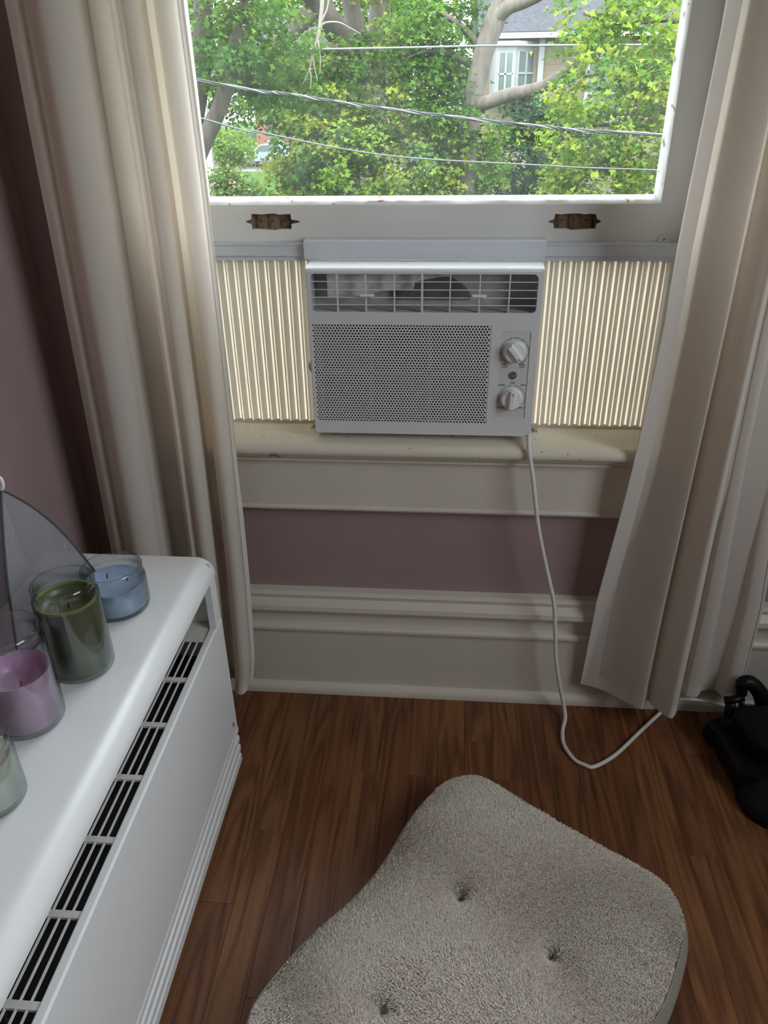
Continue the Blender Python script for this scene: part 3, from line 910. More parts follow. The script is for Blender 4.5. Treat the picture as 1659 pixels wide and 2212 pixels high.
# dials
def dial(cx, cz, angle, name):
    k = MB().lathe([(0.0195, 0.0), (0.0195, 0.0012), (0.0185, 0.0016), (0.0182, 0.010), (0.0172, 0.0118), (0.0, 0.0118)], (cx, AF + 0.0012, cz), 40, 0, axis='y').build(name, M['knob'], ac, smooth='auto', angle=30)
    ca, sa = math.cos(angle), math.sin(angle)
    def L(u, v, d): return (cx + u * ca - v * sa, AF - 0.0105 - d, cz + u * sa + v * ca)
    w0, w1 = 0.0055, 0.0042
    vs = [L(-w0, -0.0172, -0.001), L(w0, -0.0172, -0.001), L(w0, 0.0172, -0.001), L(-w0, 0.0172, -0.001), L(-w1, -0.0165, 0.0075), L(w1, -0.0165, 0.0075), L(w1, 0.0165, 0.0075), L(-w1, 0.0165, 0.0075)]
    g = MB().add(vs, [(0, 3, 2, 1), (4, 5, 6, 7), (0, 1, 5, 4), (1, 2, 6, 5), (2, 3, 7, 6), (3, 0, 4, 7)]).build('dial_grip', M['knob'], k, bevel=0.0008)
    vs = [L(-0.0005, 0.010, 0.0076), L(0.0005, 0.010, 0.0076), L(0.0005, 0.0155, 0.0076), L(-0.0005, 0.0155, 0.0076), L(-0.0005, 0.010, 0.0079), L(0.0005, 0.010, 0.0079), L(0.0005, 0.0155, 0.0079), L(-0.0005, 0.0155, 0.0079)]
    MB().add(vs, [(0, 3, 2, 1), (4, 5, 6, 7), (0, 1, 5, 4), (1, 2, 6, 5), (2, 3, 7, 6), (3, 0, 4, 7)]).build('pointer_mark', M['print'], k)
    return k
D1 = (0.1196, 0.8115); D2 = (0.1199, 0.7245)
dial(D1[0], D1[1], math.radians(-141), 'temperature_dial')
dial(D2[0], D2[1], math.radians(-4), 'mode_dial')
PY = AF + 0.0011
mb = MB()
def dot(mb, cx, cz, r):
    mb.add([(cx + r * math.cos(a), PY, cz + r * math.sin(a)) for a in [k * math.pi / 3 for k in range(6)]], [(0, 1, 2, 3, 4, 5)])
for seg in range(9):
    a0 = 235 - seg * 32.2
    for q in (0.28, 0.5, 0.72):
        a = math.radians(a0 - 32.2 * q)
        dot(mb, D1[0] + 0.0243 * math.cos(a), D1[1] + 0.0243 * math.sin(a), 0.0011)
for k in range(44):
    deg = 90 - 360 * k / 44
    aa = (deg + 360) % 360
    if min(abs(aa - c) for c in (90, 218, 322)) < 8: continue
    a = math.radians(deg)
    dot(mb, D2[0] + 0.0243 * math.cos(a), D2[1] + 0.0243 * math.sin(a), 0.0010)
tag(mb.build('dial_dots', M['print'], ac), kind='stuff')
for k in range(10):
    a = math.radians(235 - 32.2 * k)
    text('dial_number', str(k + 1), 0.0046, (D1[0] + 0.0247 * math.cos(a), PY, D1[1] + 0.0247 * math.sin(a)), ac, M['print'])
for body, sz, x, z in (('Min', 0.0066, 0.1035, 0.7880), ('Cool', 0.0048, 0.1035, 0.7833), ('Max', 0.0066, 0.1338, 0.7880), ('Cool', 0.0048, 0.1338, 0.7833),
                       ('Off', 0.0062, 0.1195, 0.7530), ('LoFan', 0.0048, 0.1008, 0.7495), ('HiFan', 0.0048, 0.1395, 0.7495), ('LoCool', 0.0040, 0.0997, 0.7062), ('HiCool', 0.0040, 0.1400, 0.7062)):
    text('dial_lettering', body, sz, (x, PY, z), ac, M['print'])
lg = MB().lathe([(0.0, 0.0008), (0.0072, 0.0008), (0.0074, 0.0)], (0.1190, AF + 0.0012, 0.7672), 28, 0, axis='y').build('round_badge', M['print'], ac)
ring = MB().lathe([(0.0058, 0.0002), (0.0063, 0.0002), (0.0063, 0.0), (0.0058, 0.0)], (0.1190, AF + 0.0003, 0.7672), 28, 0, axis='y').build('badge_ring', M['printlight'], lg)
tx = text('badge_lettering', 'GE', 0.0072, (0.1190, AF + 0.0002, 0.7672), ac, M['printlight'], rot=(math.pi / 2, 0.35, 0))
# side vent lever, side screws and sill brackets
MB().lathe([(0.0, 0.010), (0.012, 0.009), (0.013, 0.0)], (AX0 + 0.003, AF + 0.030, 0.772), 20, 0, axis='y').build('vent_lever', M['acrail'], ac, smooth='auto')
for x, z in ((AX1 + 0.0005, 0.700), (AX0 - 0.0005, 0.705)):
    MB().lathe([(0.0, 0.004), (0.003, 0.003), (0.0035, 0.0)], (x, AF + 0.030, z), 10, 0, axis='y').build('side_screw', M['screw'], ac, smooth='auto')
for x, sx in ((AX0 - 0.004, -1), (AX1 + 0.006, 1)):
    b = MB().box((min(x, x + sx * 0.014), 1.378, ST), (max(x, x + sx * 0.014), 1.398, ST + 0.0015)).box((x - 0.001, 1.378, ST), (x + 0.001, 1.398, ST + 0.014)).build('sill_bracket', M['screw'], ac)
    MB().lathe([(0.0036, 0.0), (0.0036, 0.003), (0.002, 0.0045), (0.0, 0.0046)], (x + sx * 0.007, 1.386, ST + 0.0015), 10).build('bracket_screw', M['screw'], b, smooth='auto')
# top rail over the cabinet
prof = [(1.388, 0.9555), (1.388, 0.9862), (1.390, 0.9885), (1.4190, 0.9885), (1.4190, 0.9845), (1.393, 0.9845), (1.393, 0.9555)]
MB().extrude_profile(prof, 'x', -0.2582, 0.1665).build('top_rail', M['acrail'], ac, smooth='auto', angle=30)


def accordion(name, x0, x1, label, outer_right):
    root = empty(name, ((x0 + x1) / 2, 1.405, ST)); tag(root, label, 'side panel', 'pleated side panels beside the air conditioner')
    # channel rails at the top, edge frames
    zb = 0.9600
    prof = [(1.398, zb), (1.398, zb + 0.004), (1.400, zb + 0.005), (1.400, zb + 0.018), (1.398, zb + 0.0185), (1.398, zb + 0.021), (1.4185, zb + 0.021), (1.4185, zb)]
    MB().extrude_profile(prof, 'x', x0, x1).build('upper_channel', M['acrail'], root)
    MB().extrude_profile([(1.402, zb - 0.009), (1.402, zb), (1.416, zb), (1.416, zb - 0.009)], 'x', x0, x1).build('pleat_clamp', M['acrail'], root)
    MB().box((x0, 1.403, ST + 0.0005), (x1, 1.415, ST + 0.004)).build('lower_channel', M['ridge'], root)
    ex0, ex1 = (x1 - 0.012, x1) if outer_right else (x0, x0 + 0.012)
    MB().box((ex0, 1.401, ST + 0.004), (ex1, 1.416, zb)).build('edge_frame', M['acrail'], root, bevel=0.002)
    # mounting ear
    exm = x1 - 0.030 if outer_right else x0 + 0.030
    ear = [(exm - 0.012, zb + 0.020)] + [(exm + 0.0085 * math.cos(a), zb + 0.0255 + 0.0085 * math.sin(a)) for a in np.linspace(math.pi * 0.95, math.pi * 0.05, 10)] + [(exm + 0.012, zb + 0.020)]
    hole = [(exm + 0.0024 * math.cos(a), zb + 0.0255 + 0.0024 * math.sin(a)) for a in np.linspace(0, 2 * math.pi, 9)[:-1]]
    MB().plate(ear, [hole], lambda u, v, d: (u, 1.4150 + d, v), 0.0035).build('mounting_ear', M['acrail'], root)
    # pleated sheet: deep folds with narrow flattened ridges
    a, b = (x0 + 0.0015, ex0) if outer_right else (ex1, x1 - 0.0015)
    n = max(1, round((b - a) / 0.0195)); per = (b - a) / n
    z0, z1 = ST + 0.003, zb - 0.004
    mb = MB()
    for k in range(n):
        s = a + k * per
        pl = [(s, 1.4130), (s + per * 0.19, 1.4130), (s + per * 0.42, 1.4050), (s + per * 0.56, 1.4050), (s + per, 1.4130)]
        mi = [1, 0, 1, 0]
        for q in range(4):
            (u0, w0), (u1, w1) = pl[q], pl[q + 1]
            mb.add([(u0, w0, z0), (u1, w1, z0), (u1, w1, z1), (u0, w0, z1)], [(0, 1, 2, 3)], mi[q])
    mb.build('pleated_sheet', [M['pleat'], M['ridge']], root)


accordion('accordion_side_panel', -0.485, -0.2410, 'cream pleated side panel between the left curtain and the air conditioner', False)
accordion('accordion_side_panel', 0.1545, 0.4000, 'cream pleated side panel between the air conditioner and the right curtain', True)

# ================================================================== POWER CORD
pts = [np.array([0.158, 1.345, 0.660]), np.array([0.157, 1.325, 0.651]), np.array([0.155, 1.300, 0.646]), np.array([0.1565, 1.2885, 0.630])]
for px, py, yy in ((1152, 1040, 1.286), (1163, 1140, 1.2855), (1181, 1230, 1.284), (1196, 1300, 1.2815), (1199, 1360, 1.281), (1201, 1420, 1.279), (1209, 1480, 1.2775), (1218, 1525, 1.2760)):
    pts.append(WY(px, py, yy))
for px, py, z in ((1221, 1552, .012), (1215, 1580, .0065), (1219, 1610, .0055), (1240, 1640, .0045), (1262, 1652, .0045), (1284, 1656, .0045), (1330, 1630, .0045), (1385, 1578, .0055), (1425, 1541, .010)):
    pts.append(WZ(px, py, z))
for px, py, yy in ((1450, 1518, 1.296), (1475, 1509, 1.290), (1530, 1516, 1.284), (1585, 1526, 1.278), (1632, 1526, 1.270)):
    pts.append(WY(px, py, yy))
pts += [np.array([0.80, 1.27, 0.03]), np.array([0.95, 1.29, 0.006])]
o = MB().tube(spline(pts, 190), 0.0042, 10).build('power_cord', M['cord_w'], smooth=True)
tag(o, 'white power cord hanging from the air conditioner and looping on the floor', 'power cord')

# ================================================================== CURTAINS
def curtain(name, plan, zs, kfun, xc, yc, yflat, label, side_first, hem_z, wob):
    """plan: control points (x,y) at the hem; kfun(z): horizontal gather about xc"""
    n = 260
    base = spline(plan, n)
    nz = len(zs)
    G = np.zeros((nz, n, 3))
    for i, z in enumerate(zs):
        k = kfun(z); u = (z - zs[0]) / (zs[-1] - zs[0])
        w = np.sin(np.linspace(0, 9, n) + z * 3.1) * wob * u
        G[i, :, 0] = xc(z) + (base[:, 0] - xc(0)) * k + w
        G[i, :, 1] = yc + (base[:, 1] - yc) * (1 - yflat * u) + np.cos(np.linspace(0, 14, n) + z * 2.3) * wob * 0.6
        G[i, :, 1] = np.minimum(G[i, :, 1], np.interp(z, [0.07, 0.40, 0.58], [1.306, 1.292, 1.281]))
        G[i, :, 2] = z
    o = MB().grid(G).build(name, M['curtain'], smooth=True)
    tag(o, label, 'curtain', 'ivory curtains framing the window')
    # hems: a folded strip along the bottom and along the edge
    nb = [i for i, z in enumerate(zs) if z <= hem_z]
    H = G[nb].copy(); H[:, :, 1] -= 0.0012
    MB().grid(H).build('bottom_hem', M['hem'], o, smooth=True)
    for js in (range(0, 12), range(n - 9, n)):
        S = G[:, list(js)].copy(); S[:, :, 1] -= 0.0016; S[:, :, 0] += 0.0008
        MB().grid(S).build('side_hem', M['hem'], o, smooth=True)
    return o


zsR = list(np.concatenate([np.linspace(0.070, 0.10, 4), np.linspace(0.13, 2.1, 60)]))
hemR = []
for px, py in ((1252, 1470), (1300, 1490), (1340, 1509), (1383, 1530)):
    hemR.append(WZ(px, py, 0.07)[:2])
c1 = hemR[-1]
hemR += [np.array([c1[0] + 0.006, c1[1] + 0.008]), WZ(1397, 1511, .07)[:2], WZ(1410, 1524, .07)[:2], WZ(1446, 1551, .07)[:2], WZ(1459, 1545, .07)[:2] + np.array([0.004, 0.010])]
hemR += [WZ(1466, 1500, .07)[:2] + np.array([0.004, 0.006]), WZ(1482, 1503, .07)[:2], WZ(1504, 1504, .07)[:2], WZ(1514, 1492, .07)[:2]]
hemR += [WZ(1520, 1474, .07)[:2] + np.array([0.004, 0.0]), WZ(1540, 1486, .07)[:2], WZ(1566, 1506, .07)[:2], WZ(1590, 1506, .07)[:2], WZ(1599, 1496, .07)[:2] + np.array([0.002, 0.004])]
hemR = [np.array([p[0], min(p[1], 1.306)]) for p in hemR]
kz = np.array([0.07, 0.30, 0.50, 0.66, 0.86, 1.00, 1.15, 1.32, 2.1]); kv = np.array([1, 0.965, 0.86, 0.79, 0.72, 0.715, 0.68, 0.64, 0.60])
curtain('curtain', hemR, zsR, lambda z: float(np.interp(z, kz, kv)), lambda z: 0.470, 1.262, 0.25,
        'ivory curtain hanging to the right of the air conditioner', True, 0.101, 0.0018)
planL = [(-0.664, 1.296), (-0.671, 1.270), (-0.660, 1.240), (-0.640, 1.226), (-0.626, 1.232), (-0.612, 1.214), (-0.590, 1.202), (-0.568, 1.208), (-0.556, 1.226), (-0.556, 1.252), (-0.550, 1.284), (-0.534, 1.298), (-0.516, 1.296),
         (-0.506, 1.272), (-0.503, 1.250), (-0.493, 1.236), (-0.482, 1.242), (-0.472, 1.230), (-0.459, 1.232), (-0.453, 1.250), (-0.455, 1.274), (-0.449, 1.292), (-0.439, 1.282), (-0.434, 1.258), (-0.424, 1.240), (-0.410, 1.238), (-0.401, 1.252), (-0.402, 1.272), (-0.396, 1.288)]
zsL = list(np.concatenate([np.linspace(0.055, 0.085, 4), np.linspace(0.11, 2.1, 60)]))
kzL = np.array([0.05, 0.12, 0.35, 0.7, 1.1, 1.34, 2.1]); kvL = np.array([0.90, 0.97, 1.0, 0.99, 0.96, 0.92, 0.9])
xcz = np.array([0.05, 0.3, 0.7, 1.07, 1.34, 2.1]); xcv = np.array([-0.545, -0.538, -0.528, -0.522, -0.520, -0.515])
curtain('curtain', planL, zsL, lambda z: float(np.interp(z, kzL, kvL)), lambda z: float(np.interp(z, xcz, xcv)) if z > 0.01 else -0.536, 1.262, 0.1,
        'ivory curtain hanging behind the white heater cabinet', True, 0.086, 0.0022)

# ================================================================== HEATER CABINET
CX, CT, CE = -0.400, 0.505, 1.097     # front face, top, far end
CN = -0.35
hc = empty('heater_cabinet', (-0.56, 0.4, 0.0))
tag(hc, 'white enamelled heater cabinet with slotted grille along the left wall', 'heater')
XB = XL + 0.0365
# top deck with a rolled front edge
rr = 0.030
prof = [(XB, CT), (CX - rr, CT)]
for i in range(1, 9):
    a = math.radians(90 - 90 * i / 8)
    prof.append((CX - rr + rr * math.cos(a), CT - rr + rr * math.sin(a)))
prof += [(CX, CT - rr - 0.004), (CX - 0.003, CT - rr - 0.004), (CX - 0.004, CT - rr), (CX - rr, CT - 0.004), (XB, CT - 0.004)]
MB().extrude_profile(prof, 'y', CN, CE).build('top_deck', M['enamel'], hc, smooth='auto', angle=35)
# far end panel with its front return
prof = [(XB, 0.012), (CX - 0.002, 0.012), (CX - 0.002, CT - rr - 0.002)]
for i in range(0, 9):
    a = math.radians(90 * i / 8)
    prof.append((CX - rr - 0.002 + rr * math.cos(a), CT - rr - 0.001 + (rr - 0.002) * math.sin(a)))
prof += [(XB, CT - 0.002)]
MB().extrude_profile(prof, 'y', CE - 0.004, CE - 0.0005).build('end_panel', M['enamel'], hc, smooth='auto', angle=35)
box_obj('corner_return', [((CX - 0.012, CE - 0.034, 0.376), (CX - 0.0003, CE - 0.0045, CT - rr - 0.0045))], M['enamel'], hc)
# front panel: folded upper lip, fluted base
prof = [(CX, 0.372), (CX - 0.003, 0.3745), (CX - 0.012, 0.3745), (CX - 0.012, 0.368), (CX - 0.008, 0.368), (CX - 0.008, 0.012)]
fl_z = [(0.010, 0.0), (0.028, 0.0), (0.030, -0.0035), (0.038, -0.0035), (0.041, 0.0008), (0.053, 0.0008), (0.055, -0.0035), (0.063, -0.0035), (0.066, 0.0008), (0.078, 0.0008), (0.080, -0.0035), (0.088, -0.0035), (0.091, 0.0012), (0.101, 0.0012), (0.104, 0.0)]
prof += [(CX + d, z) for z, d in fl_z]
MB().extrude_profile(prof, 'y', CN, CE - 0.001).build('front_panel', M['enamel'], hc, smooth='auto', angle=20)
box_obj('plinth', [((CX - 0.03, CN, 0), (CX - 0.006, CE - 0.006, 0.03)), ((XB, CE - 0.03, 0), (CX - 0.03, CE - 0.006, 0.03))], M['enamel_old'], hc)
# chip near the far bottom corner
p0 = WY(503, 1592, 1.087)
MB().add([(CX + 0.0004, 1.070, 0.125), (CX + 0.0004, 1.078, 0.122), (CX + 0.0004, 1.080, 0.131), (CX + 0.0004, 1.074, 0.135)], [(0, 1, 2, 3)]).build('enamel_chip', M['rawwood'], hc)
# grille deck inside the front opening
GZ = 0.372
gx0, gx1 = CX - 0.100, CX - 0.013
mb = MB()
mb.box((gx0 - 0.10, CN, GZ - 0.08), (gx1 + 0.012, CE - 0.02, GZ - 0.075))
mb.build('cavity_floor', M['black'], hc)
box_obj('cavity_back', [((gx0 - 0.012, CN, GZ - 0.08), (gx0 - 0.010, CE - 0.02, CT - 0.006))], M['acmid'], hc)
box_obj('cavity_end', [((gx0 - 0.010, CE - 0.012, GZ - 0.08), (CX - 0.004, CE - 0.010, CT - 0.006))], M['enamel_old'], hc)
nb, bw = 6, 0.0016
cross = []
y = 0.985
edges = [(CE - 0.012, 0.985)]
yy = 1.028
first = (edges[0][0], edges[0][1])
box_obj('grille_end_plate', [((gx0, 1.028, GZ - 0.0015), (gx1 + 0.002, CE - 0.012, GZ))], M['enamel_old'], hc)
SP = 0.1025
k = 0
bar_me = None; cross_me = None
while yy > CN + 0.05:
    y0 = yy - SP + 0.009
    for j in range(1, nb + 1):
        x = gx0 + (gx1 - gx0) * j / (nb + 1)
        if bar_me is None:
            ob = MB().box((-bw / 2, -(SP - 0.009) / 2 - 0.002, -0.004), (bw / 2, (SP - 0.009) / 2 + 0.002, 0)).build('grille_bar', M['enamel_old'], hc)
            bar_me = ob.data; ob.matrix_parent_inverse = Matrix.Identity(4)
        else:
            ob = bpy.data.objects.new('grille_bar', bar_me); COL.objects.link(ob); ob.parent = hc
        ob.location = Vector((x, (yy + y0) / 2, GZ)) - Vector(hc.location)
    if cross_me is None:
        ob = MB().box((gx0, -0.0045, -0.004), (gx1 + 0.002, 0.0045, 0.0004)).build('grille_crossbar', M['enamel_old'], hc)
        cross_me = ob.data; ob.matrix_parent_inverse = Matrix.Identity(4)
    else:
        ob = bpy.data.objects.new('grille_crossbar', cross_me); COL.objects.link(ob); ob.parent = hc
    ob.location = Vector((0, y0 - 0.0045, GZ)) - Vector((0, hc.location[1], hc.location[2])) - Vector((hc.location[0], 0, 0))
    yy -= SP
    k += 1
box_obj('grille_edge', [((gx0 - 0.006, CN, GZ - 0.004), (gx0, 1.028, GZ)), ((gx1 - 0.001, CN, GZ - 0.004), (gx1 + 0.003, 1.028, GZ))], M['enamel_old'], hc)
# loose wire seen through the grille
MB().tube(spline([(CX - 0.085, 0.50, GZ - 0.05), (CX - 0.07, 0.44, GZ - 0.02), (CX - 0.045, 0.405, GZ - 0.012), (CX - 0.02, 0.385, GZ - 0.04)], 20), 0.0018, 6).build('loose_wire', M['wire_g'], hc, smooth=True)

# ================================================================== CANDLES
def candle(name, cx, cy, R, H, wax, wz, pit, label, pool_r=0.75, slope=0.0, rim=None, wick_h=0.010, wall_z=None, wicks=1):
    r = empty(name, (cx, cy, CT)); tag(r, label, 'candle', 'scented candles in glass jars on the heater cabinet')
    t = 0.0028
    sh = R * 0.90
    prof = [(0.0, 0.0), (R * 0.93, 0.0), (R * 0.985, 0.003), (R, 0.008), (R, H - 0.026), (R * 0.985, H - 0.020), (sh, H - 0.014), (sh, H - 0.010), (sh + 0.0022, H - 0.007), (sh + 0.0025, H - 0.002), (sh + 0.001, H),
            (sh - 0.002, H), (sh - 0.003, H - 0.004), (sh - t, H - 0.012), (R - t, H - 0.023), (R - t, 0.009), (R * 0.9, 0.006), (0.0, 0.006)]
    MB().lathe(prof, (cx, cy, CT), 56).build('glass_jar', M['glass'], r, smooth='auto', angle=50)
    Rw = R - t - 0.0003
    z0 = 0.0064
    mb = MB()
    wzz = wall_z or wz
    prof = [(0.0, z0), (Rw * 0.97, z0), (Rw, z0 + 0.003), (Rw, wzz), (Rw - 0.0015, wzz), (Rw * 0.955, (wzz + wz) / 2), (Rw * 0.90, wz - pit * 0.3), (Rw * pool_r, wz - pit * 0.9), (Rw * 0.3, wz - pit), (0.0, wz - pit)]
    mb.lathe(prof, (cx, cy, CT), 56)
    w = mb.build('wax', wax, r, smooth='auto', angle=60)
    if rim:
        MB().lathe([(Rw - 0.0018, wzz - 0.002), (Rw + 0.0001, wzz - 0.002), (Rw + 0.0001, wzz + 0.002), (Rw - 0.0018, wzz + 0.002), (Rw - 0.0018, wzz - 0.002)], (cx, cy, CT), 56).build('melt_line', rim, r, smooth='auto')
    for q in range(wicks):
        a = 2.1 * q + 0.4; d = 0 if wicks == 1 else R * 0.4
        bx, by, bz = cx + d * math.cos(a), cy + d * math.sin(a), CT + wz - pit
        MB().tube([(bx, by, bz - 0.002), (bx + 0.0005, by, bz + wick_h * 0.6), (bx + 0.002, by - 0.001, bz + wick_h)], [0.0011, 0.0011, 0.0006], 6).build('wick', M['wick'], r, smooth=True)
    return r


candle('candle_jar', -0.5116, 0.9498, 0.0495, 0.0745, M['wax_blue'], 0.047, 0.004, 'short wide glass jar candle with pale blue wax', wicks=2)
candle('candle_jar', -0.507, 0.806, 0.0438, 0.1445, M['wax_green'], 0.110, 0.010, 'tall glass jar candle with dark olive green wax', wall_z=0.117, rim=M['wax_green_rim'])
candle('candle_jar', -0.531, 0.6987, 0.0436, 0.1455, M['wax_pink'], 0.066, 0.012, 'tall glass jar candle with orchid pink wax burnt low', wall_z=0.082)
candle('candle_jar', -0.512, 0.5706, 0.0375, 0.090, M['wax_white'], 0.066, 0.004, 'glass jar candle with ivory white wax nearest the camera')

# ================================================================== MESH COVER
mc = empty('mesh_pop_up_cover', (-0.63, 0.93, CT))
tag(mc, 'grey see-through mesh pop-up cover with dark binding behind the candles', 'mesh cover')
apex = np.array(WY(3, 1058, 0.885))
cA = np.array([-0.573, 1.020, CT + 0.002]); cB = np.array([-0.600, 0.800, CT + 0.002])
cC = np.array([XL + 0.042, 0.800, CT + 0.002]); cD = np.array([XL + 0.042, 1.030, CT + 0.002])
def rib(c, bulge=0.030):
    out = []
    ctr = np.array([(cA[0] + cC[0]) / 2, 0.91])
    for t in np.linspace(0, 1, 22):
        p = apex * (1 - t) + c * t
        d = (c - apex); d[2] = 0
        nrm = np.linalg.norm(d)
        out.append(p + (d / nrm * 0.5 + np.array([0, 0, 0.85])) * bulge * math.sin(math.pi * t ** 0.9))
    return np.array(out)
bul = {0: 0.018, 1: 0.012, 2: 0.006, 3: 0.006}
ribs = [rib(c, bul[i]) for i, c in enumerate((cA, cB, cC, cD))]
for i in range(4):
    a, b = ribs[i], ribs[(i + 1) % 4]
    G = np.zeros((22, 13, 3))
    for j in range(13):
        s = j / 12
        G[:, j] = a * (1 - s) + b * s
        sag = math.sin(math.pi * s) * 0.010
        G[:, j, 2] -= sag * np.sin(np.pi * np.linspace(0, 1, 22))
    MB().grid(G).build('net_panel', M['net'], mc, smooth=True)
for i, rb_ in enumerate(ribs):
    MB().tube(rb_, 0.0020, 6).build('binding_rib', M['tape'], mc, smooth=True)
for a, b in ((cA, cB), (cB, cC), (cC, cD), (cD, cA)):
    MB().tube([a, (a + b) / 2, b], 0.002, 6).build('binding_hem', M['tape'], mc, smooth=True)
lp = [apex + np.array([0.0, 0, 0.0]), apex + np.array([-0.006, 0, 0.008]), apex + np.array([-0.004, 0, 0.018]), apex + np.array([0.003, 0, 0.018]), apex + np.array([0.004, 0, 0.008]), apex + np.array([0.001, 0, 0.0])]
MB().tube(spline(lp, 26), 0.0026, 6).build('hanging_loop', M['whitetag'], mc, smooth=True)
q = ribs[0][13]
box_obj('care_tag', [((q[0] - 0.004, q[1] - 0.012, q[2] - 0.018), (q[0] - 0.001, q[1] - 0.0115, q[2] - 0.004))], M['whitetag'], mc)

# ================================================================== FLOOR CUSHION
def closed_spline(ctrl, n):
    c = np.array(ctrl, float); m_ = len(c); out = []
    for t in np.linspace(0, m_, n, endpoint=False):
        i = int(t); u = t - i
        p0, p1, p2, p3 = c[(i - 1) % m_], c[i % m_], c[(i + 1) % m_], c[(i + 2) % m_]
        out.append(0.5 * ((2 * p1) + (-p0 + p2) * u + (2 * p0 - 5 * p1 + 4 * p2 - p3) * u * u + (-p0 + 3 * p1 - 3 * p2 + p3) * u ** 3))
    return np.array(out)


RZ = 0.058
rimpx = [(930, 1722), (972, 1690), (1015, 1679), (1058, 1689), (1150, 1745), (1250, 1806), (1350, 1858), (1425, 1905), (1462, 1955), (1474, 2010), (1462, 2080), (1436, 2160), (1405, 2225)]
rim = [WZ(px, py, RZ)[:2] for px, py in rimpx]
rim += [np.array([0.285, 0.52]), np.array([0.215, 0.43]), np.array([0.12, 0.385]), np.array([-0.03, 0.40]), np.array([-0.17, 0.44]), np.array([-0.245, 0.50])]
rim += [WZ(px, py, RZ)[:2] for px, py in ((548, 2190), (590, 2120), (660, 2040), (755, 1955), (810, 1895), (850, 1838), (890, 1770))]
NA = 220
RIM = closed_spline(rim, NA)
ctr = np.array([0.085, 0.70])
tufts = [WZ(993, 1945, .07)[:2], WZ(1187, 2072, .07)[:2], WZ(828, 2187, .07)[:2], np.array([0.10, 0.50])]
def top_z(xy, s):
    z = RZ + 0.030 * (1 - s ** 5) + 0.006 * (1 - s ** 2)
    for t in tufts:
        d2 = ((xy - t) ** 2).sum(-1)
        z = z - 0.022 * np.exp(-d2 / 0.013 ** 2) - 0.010 * np.exp(-d2 / 0.045 ** 2)
    z = z + 0.0022 * np.sin(xy[..., 0] * 41 + 1.3 * np.sin(xy[..., 1] * 37)) * np.sin(xy[..., 1] * 46 + 0.7)
    return z
NS = 56
G = np.zeros((NS, NA + 1, 3))
for i in range(NS):
    s = 1 - i / (NS - 1)
    xy = ctr + (RIM - ctr) * s
    G[i, :NA, :2] = xy; G[i, :NA, 2] = top_z(xy, s)
    G[i, NA] = G[i, 0]
cu = empty('floor_cushion', (0.085, 0.70, 0)); tag(cu, 'grey beige plush tufted cushion lying on the wooden floor', 'cushion')
MB().grid(G).build('plush_top', M['plush_base'], cu, smooth=True)
nrm = np.zeros((NA, 2))
tg = np.roll(RIM, -1, 0) - np.roll(RIM, 1, 0)
nrm[:, 0] = tg[:, 1]; nrm[:, 1] = -tg[:, 0]; nrm /= np.linalg.norm(nrm, axis=1)[:, None]
if ((RIM + nrm * 0.01 - ctr) ** 2).sum() < ((RIM - ctr) ** 2).sum(): nrm = -nrm
S = np.zeros((8, NA + 1, 3))
for i, (off, z) in enumerate(((-0.001, RZ + 0.001), (0.004, RZ - 0.006), (0.0105, 0.042), (0.0135, 0.030), (0.0125, 0.017), (0.008, 0.006), (0.0, 0.0005), (-0.03, 0.0))):
    S[i, :NA, :2] = RIM + nrm * off; S[i, :NA, 2] = z; S[i, NA] = S[i, 0]
MB().grid(S).build('side_band', M['side_fab'], cu, smooth=True)
pip = np.column_stack([RIM + nrm * 0.002, np.full(NA, RZ)])
MB().tube(np.vstack([pip, pip[:1]]), 0.0022, 6, caps=False).build('piping', M['side_fab'], cu, smooth=True)


def bulk_mesh(name, V, F, colr, material, parent=None):
    """V (n,3), F (m,3) triangles, colr (n,3)"""
    me = bpy.data.meshes.new(name)
    me.vertices.add(len(V)); me.vertices.foreach_set('co', V.astype(np.float32).ravel())
    me.loops.add(len(F) * 3); me.loops.foreach_set('vertex_index', F.astype(np.int32).ravel())
    me.polygons.add(len(F)); me.polygons.foreach_set('loop_start', np.arange(0, len(F) * 3, 3, dtype=np.int32))
    me.polygons.foreach_set('loop_total', np.full(len(F), 3, dtype=np.int32))
    at = me.attributes.new('leaf_colour', 'FLOAT_COLOR', 'POINT')
    at.data.foreach_set('color', np.column_stack([colr, np.ones(len(colr))]).astype(np.float32).ravel())
    me.materials.append(material)
    me.update(); me.validate()
    o = bpy.data.objects.new(name, me); COL.objects.link(o)
    if parent:
        o.parent = parent
        o.matrix_parent_inverse = Matrix.Translation(-Vector(parent.location))
    return o


# pile: short tapered fibres, lying in drifting directions
NF = 190000
si = np.sqrt(rng.random(NF)) ; ai = rng.random(NF) * NA
i0 = ai.astype(int); fr_ = (ai - i0)[:, None]
edge = RIM[i0] * (1 - fr_) + RIM[(i0 + 1) % NA] * fr_
xy = ctr + (edge - ctr) * si[:, None]
keep = xy[:, 1] > 0.42
xy, si = xy[keep], si[keep]; NF = len(xy)
z = top_z(xy, si)
flow = 2.2 * np.sin(xy[:, 0] * 9 + 1) + 1.8 * np.cos(xy[:, 1] * 11 + xy[:, 0] * 7) + rng.normal(0, 0.55, NF)
lean = np.clip(rng.normal(0.85, 0.25, NF), 0.2, 1.6)
outw = (xy - ctr) / (np.linalg.norm(xy - ctr, axis=1)[:, None] + 1e-6)
dirv = np.column_stack([np.cos(flow) * lean, np.sin(flow) * lean, np.ones(NF)])
dirv[:, :2] += outw * (si ** 6)[:, None] * 0.5
for t in tufts:
    d = t - xy; dd = np.linalg.norm(d, axis=1)
    dirv[:, :2] += (d / (dd[:, None] + 1e-6)) * (0.9 * np.exp(-(dd / 0.03) ** 2))[:, None]
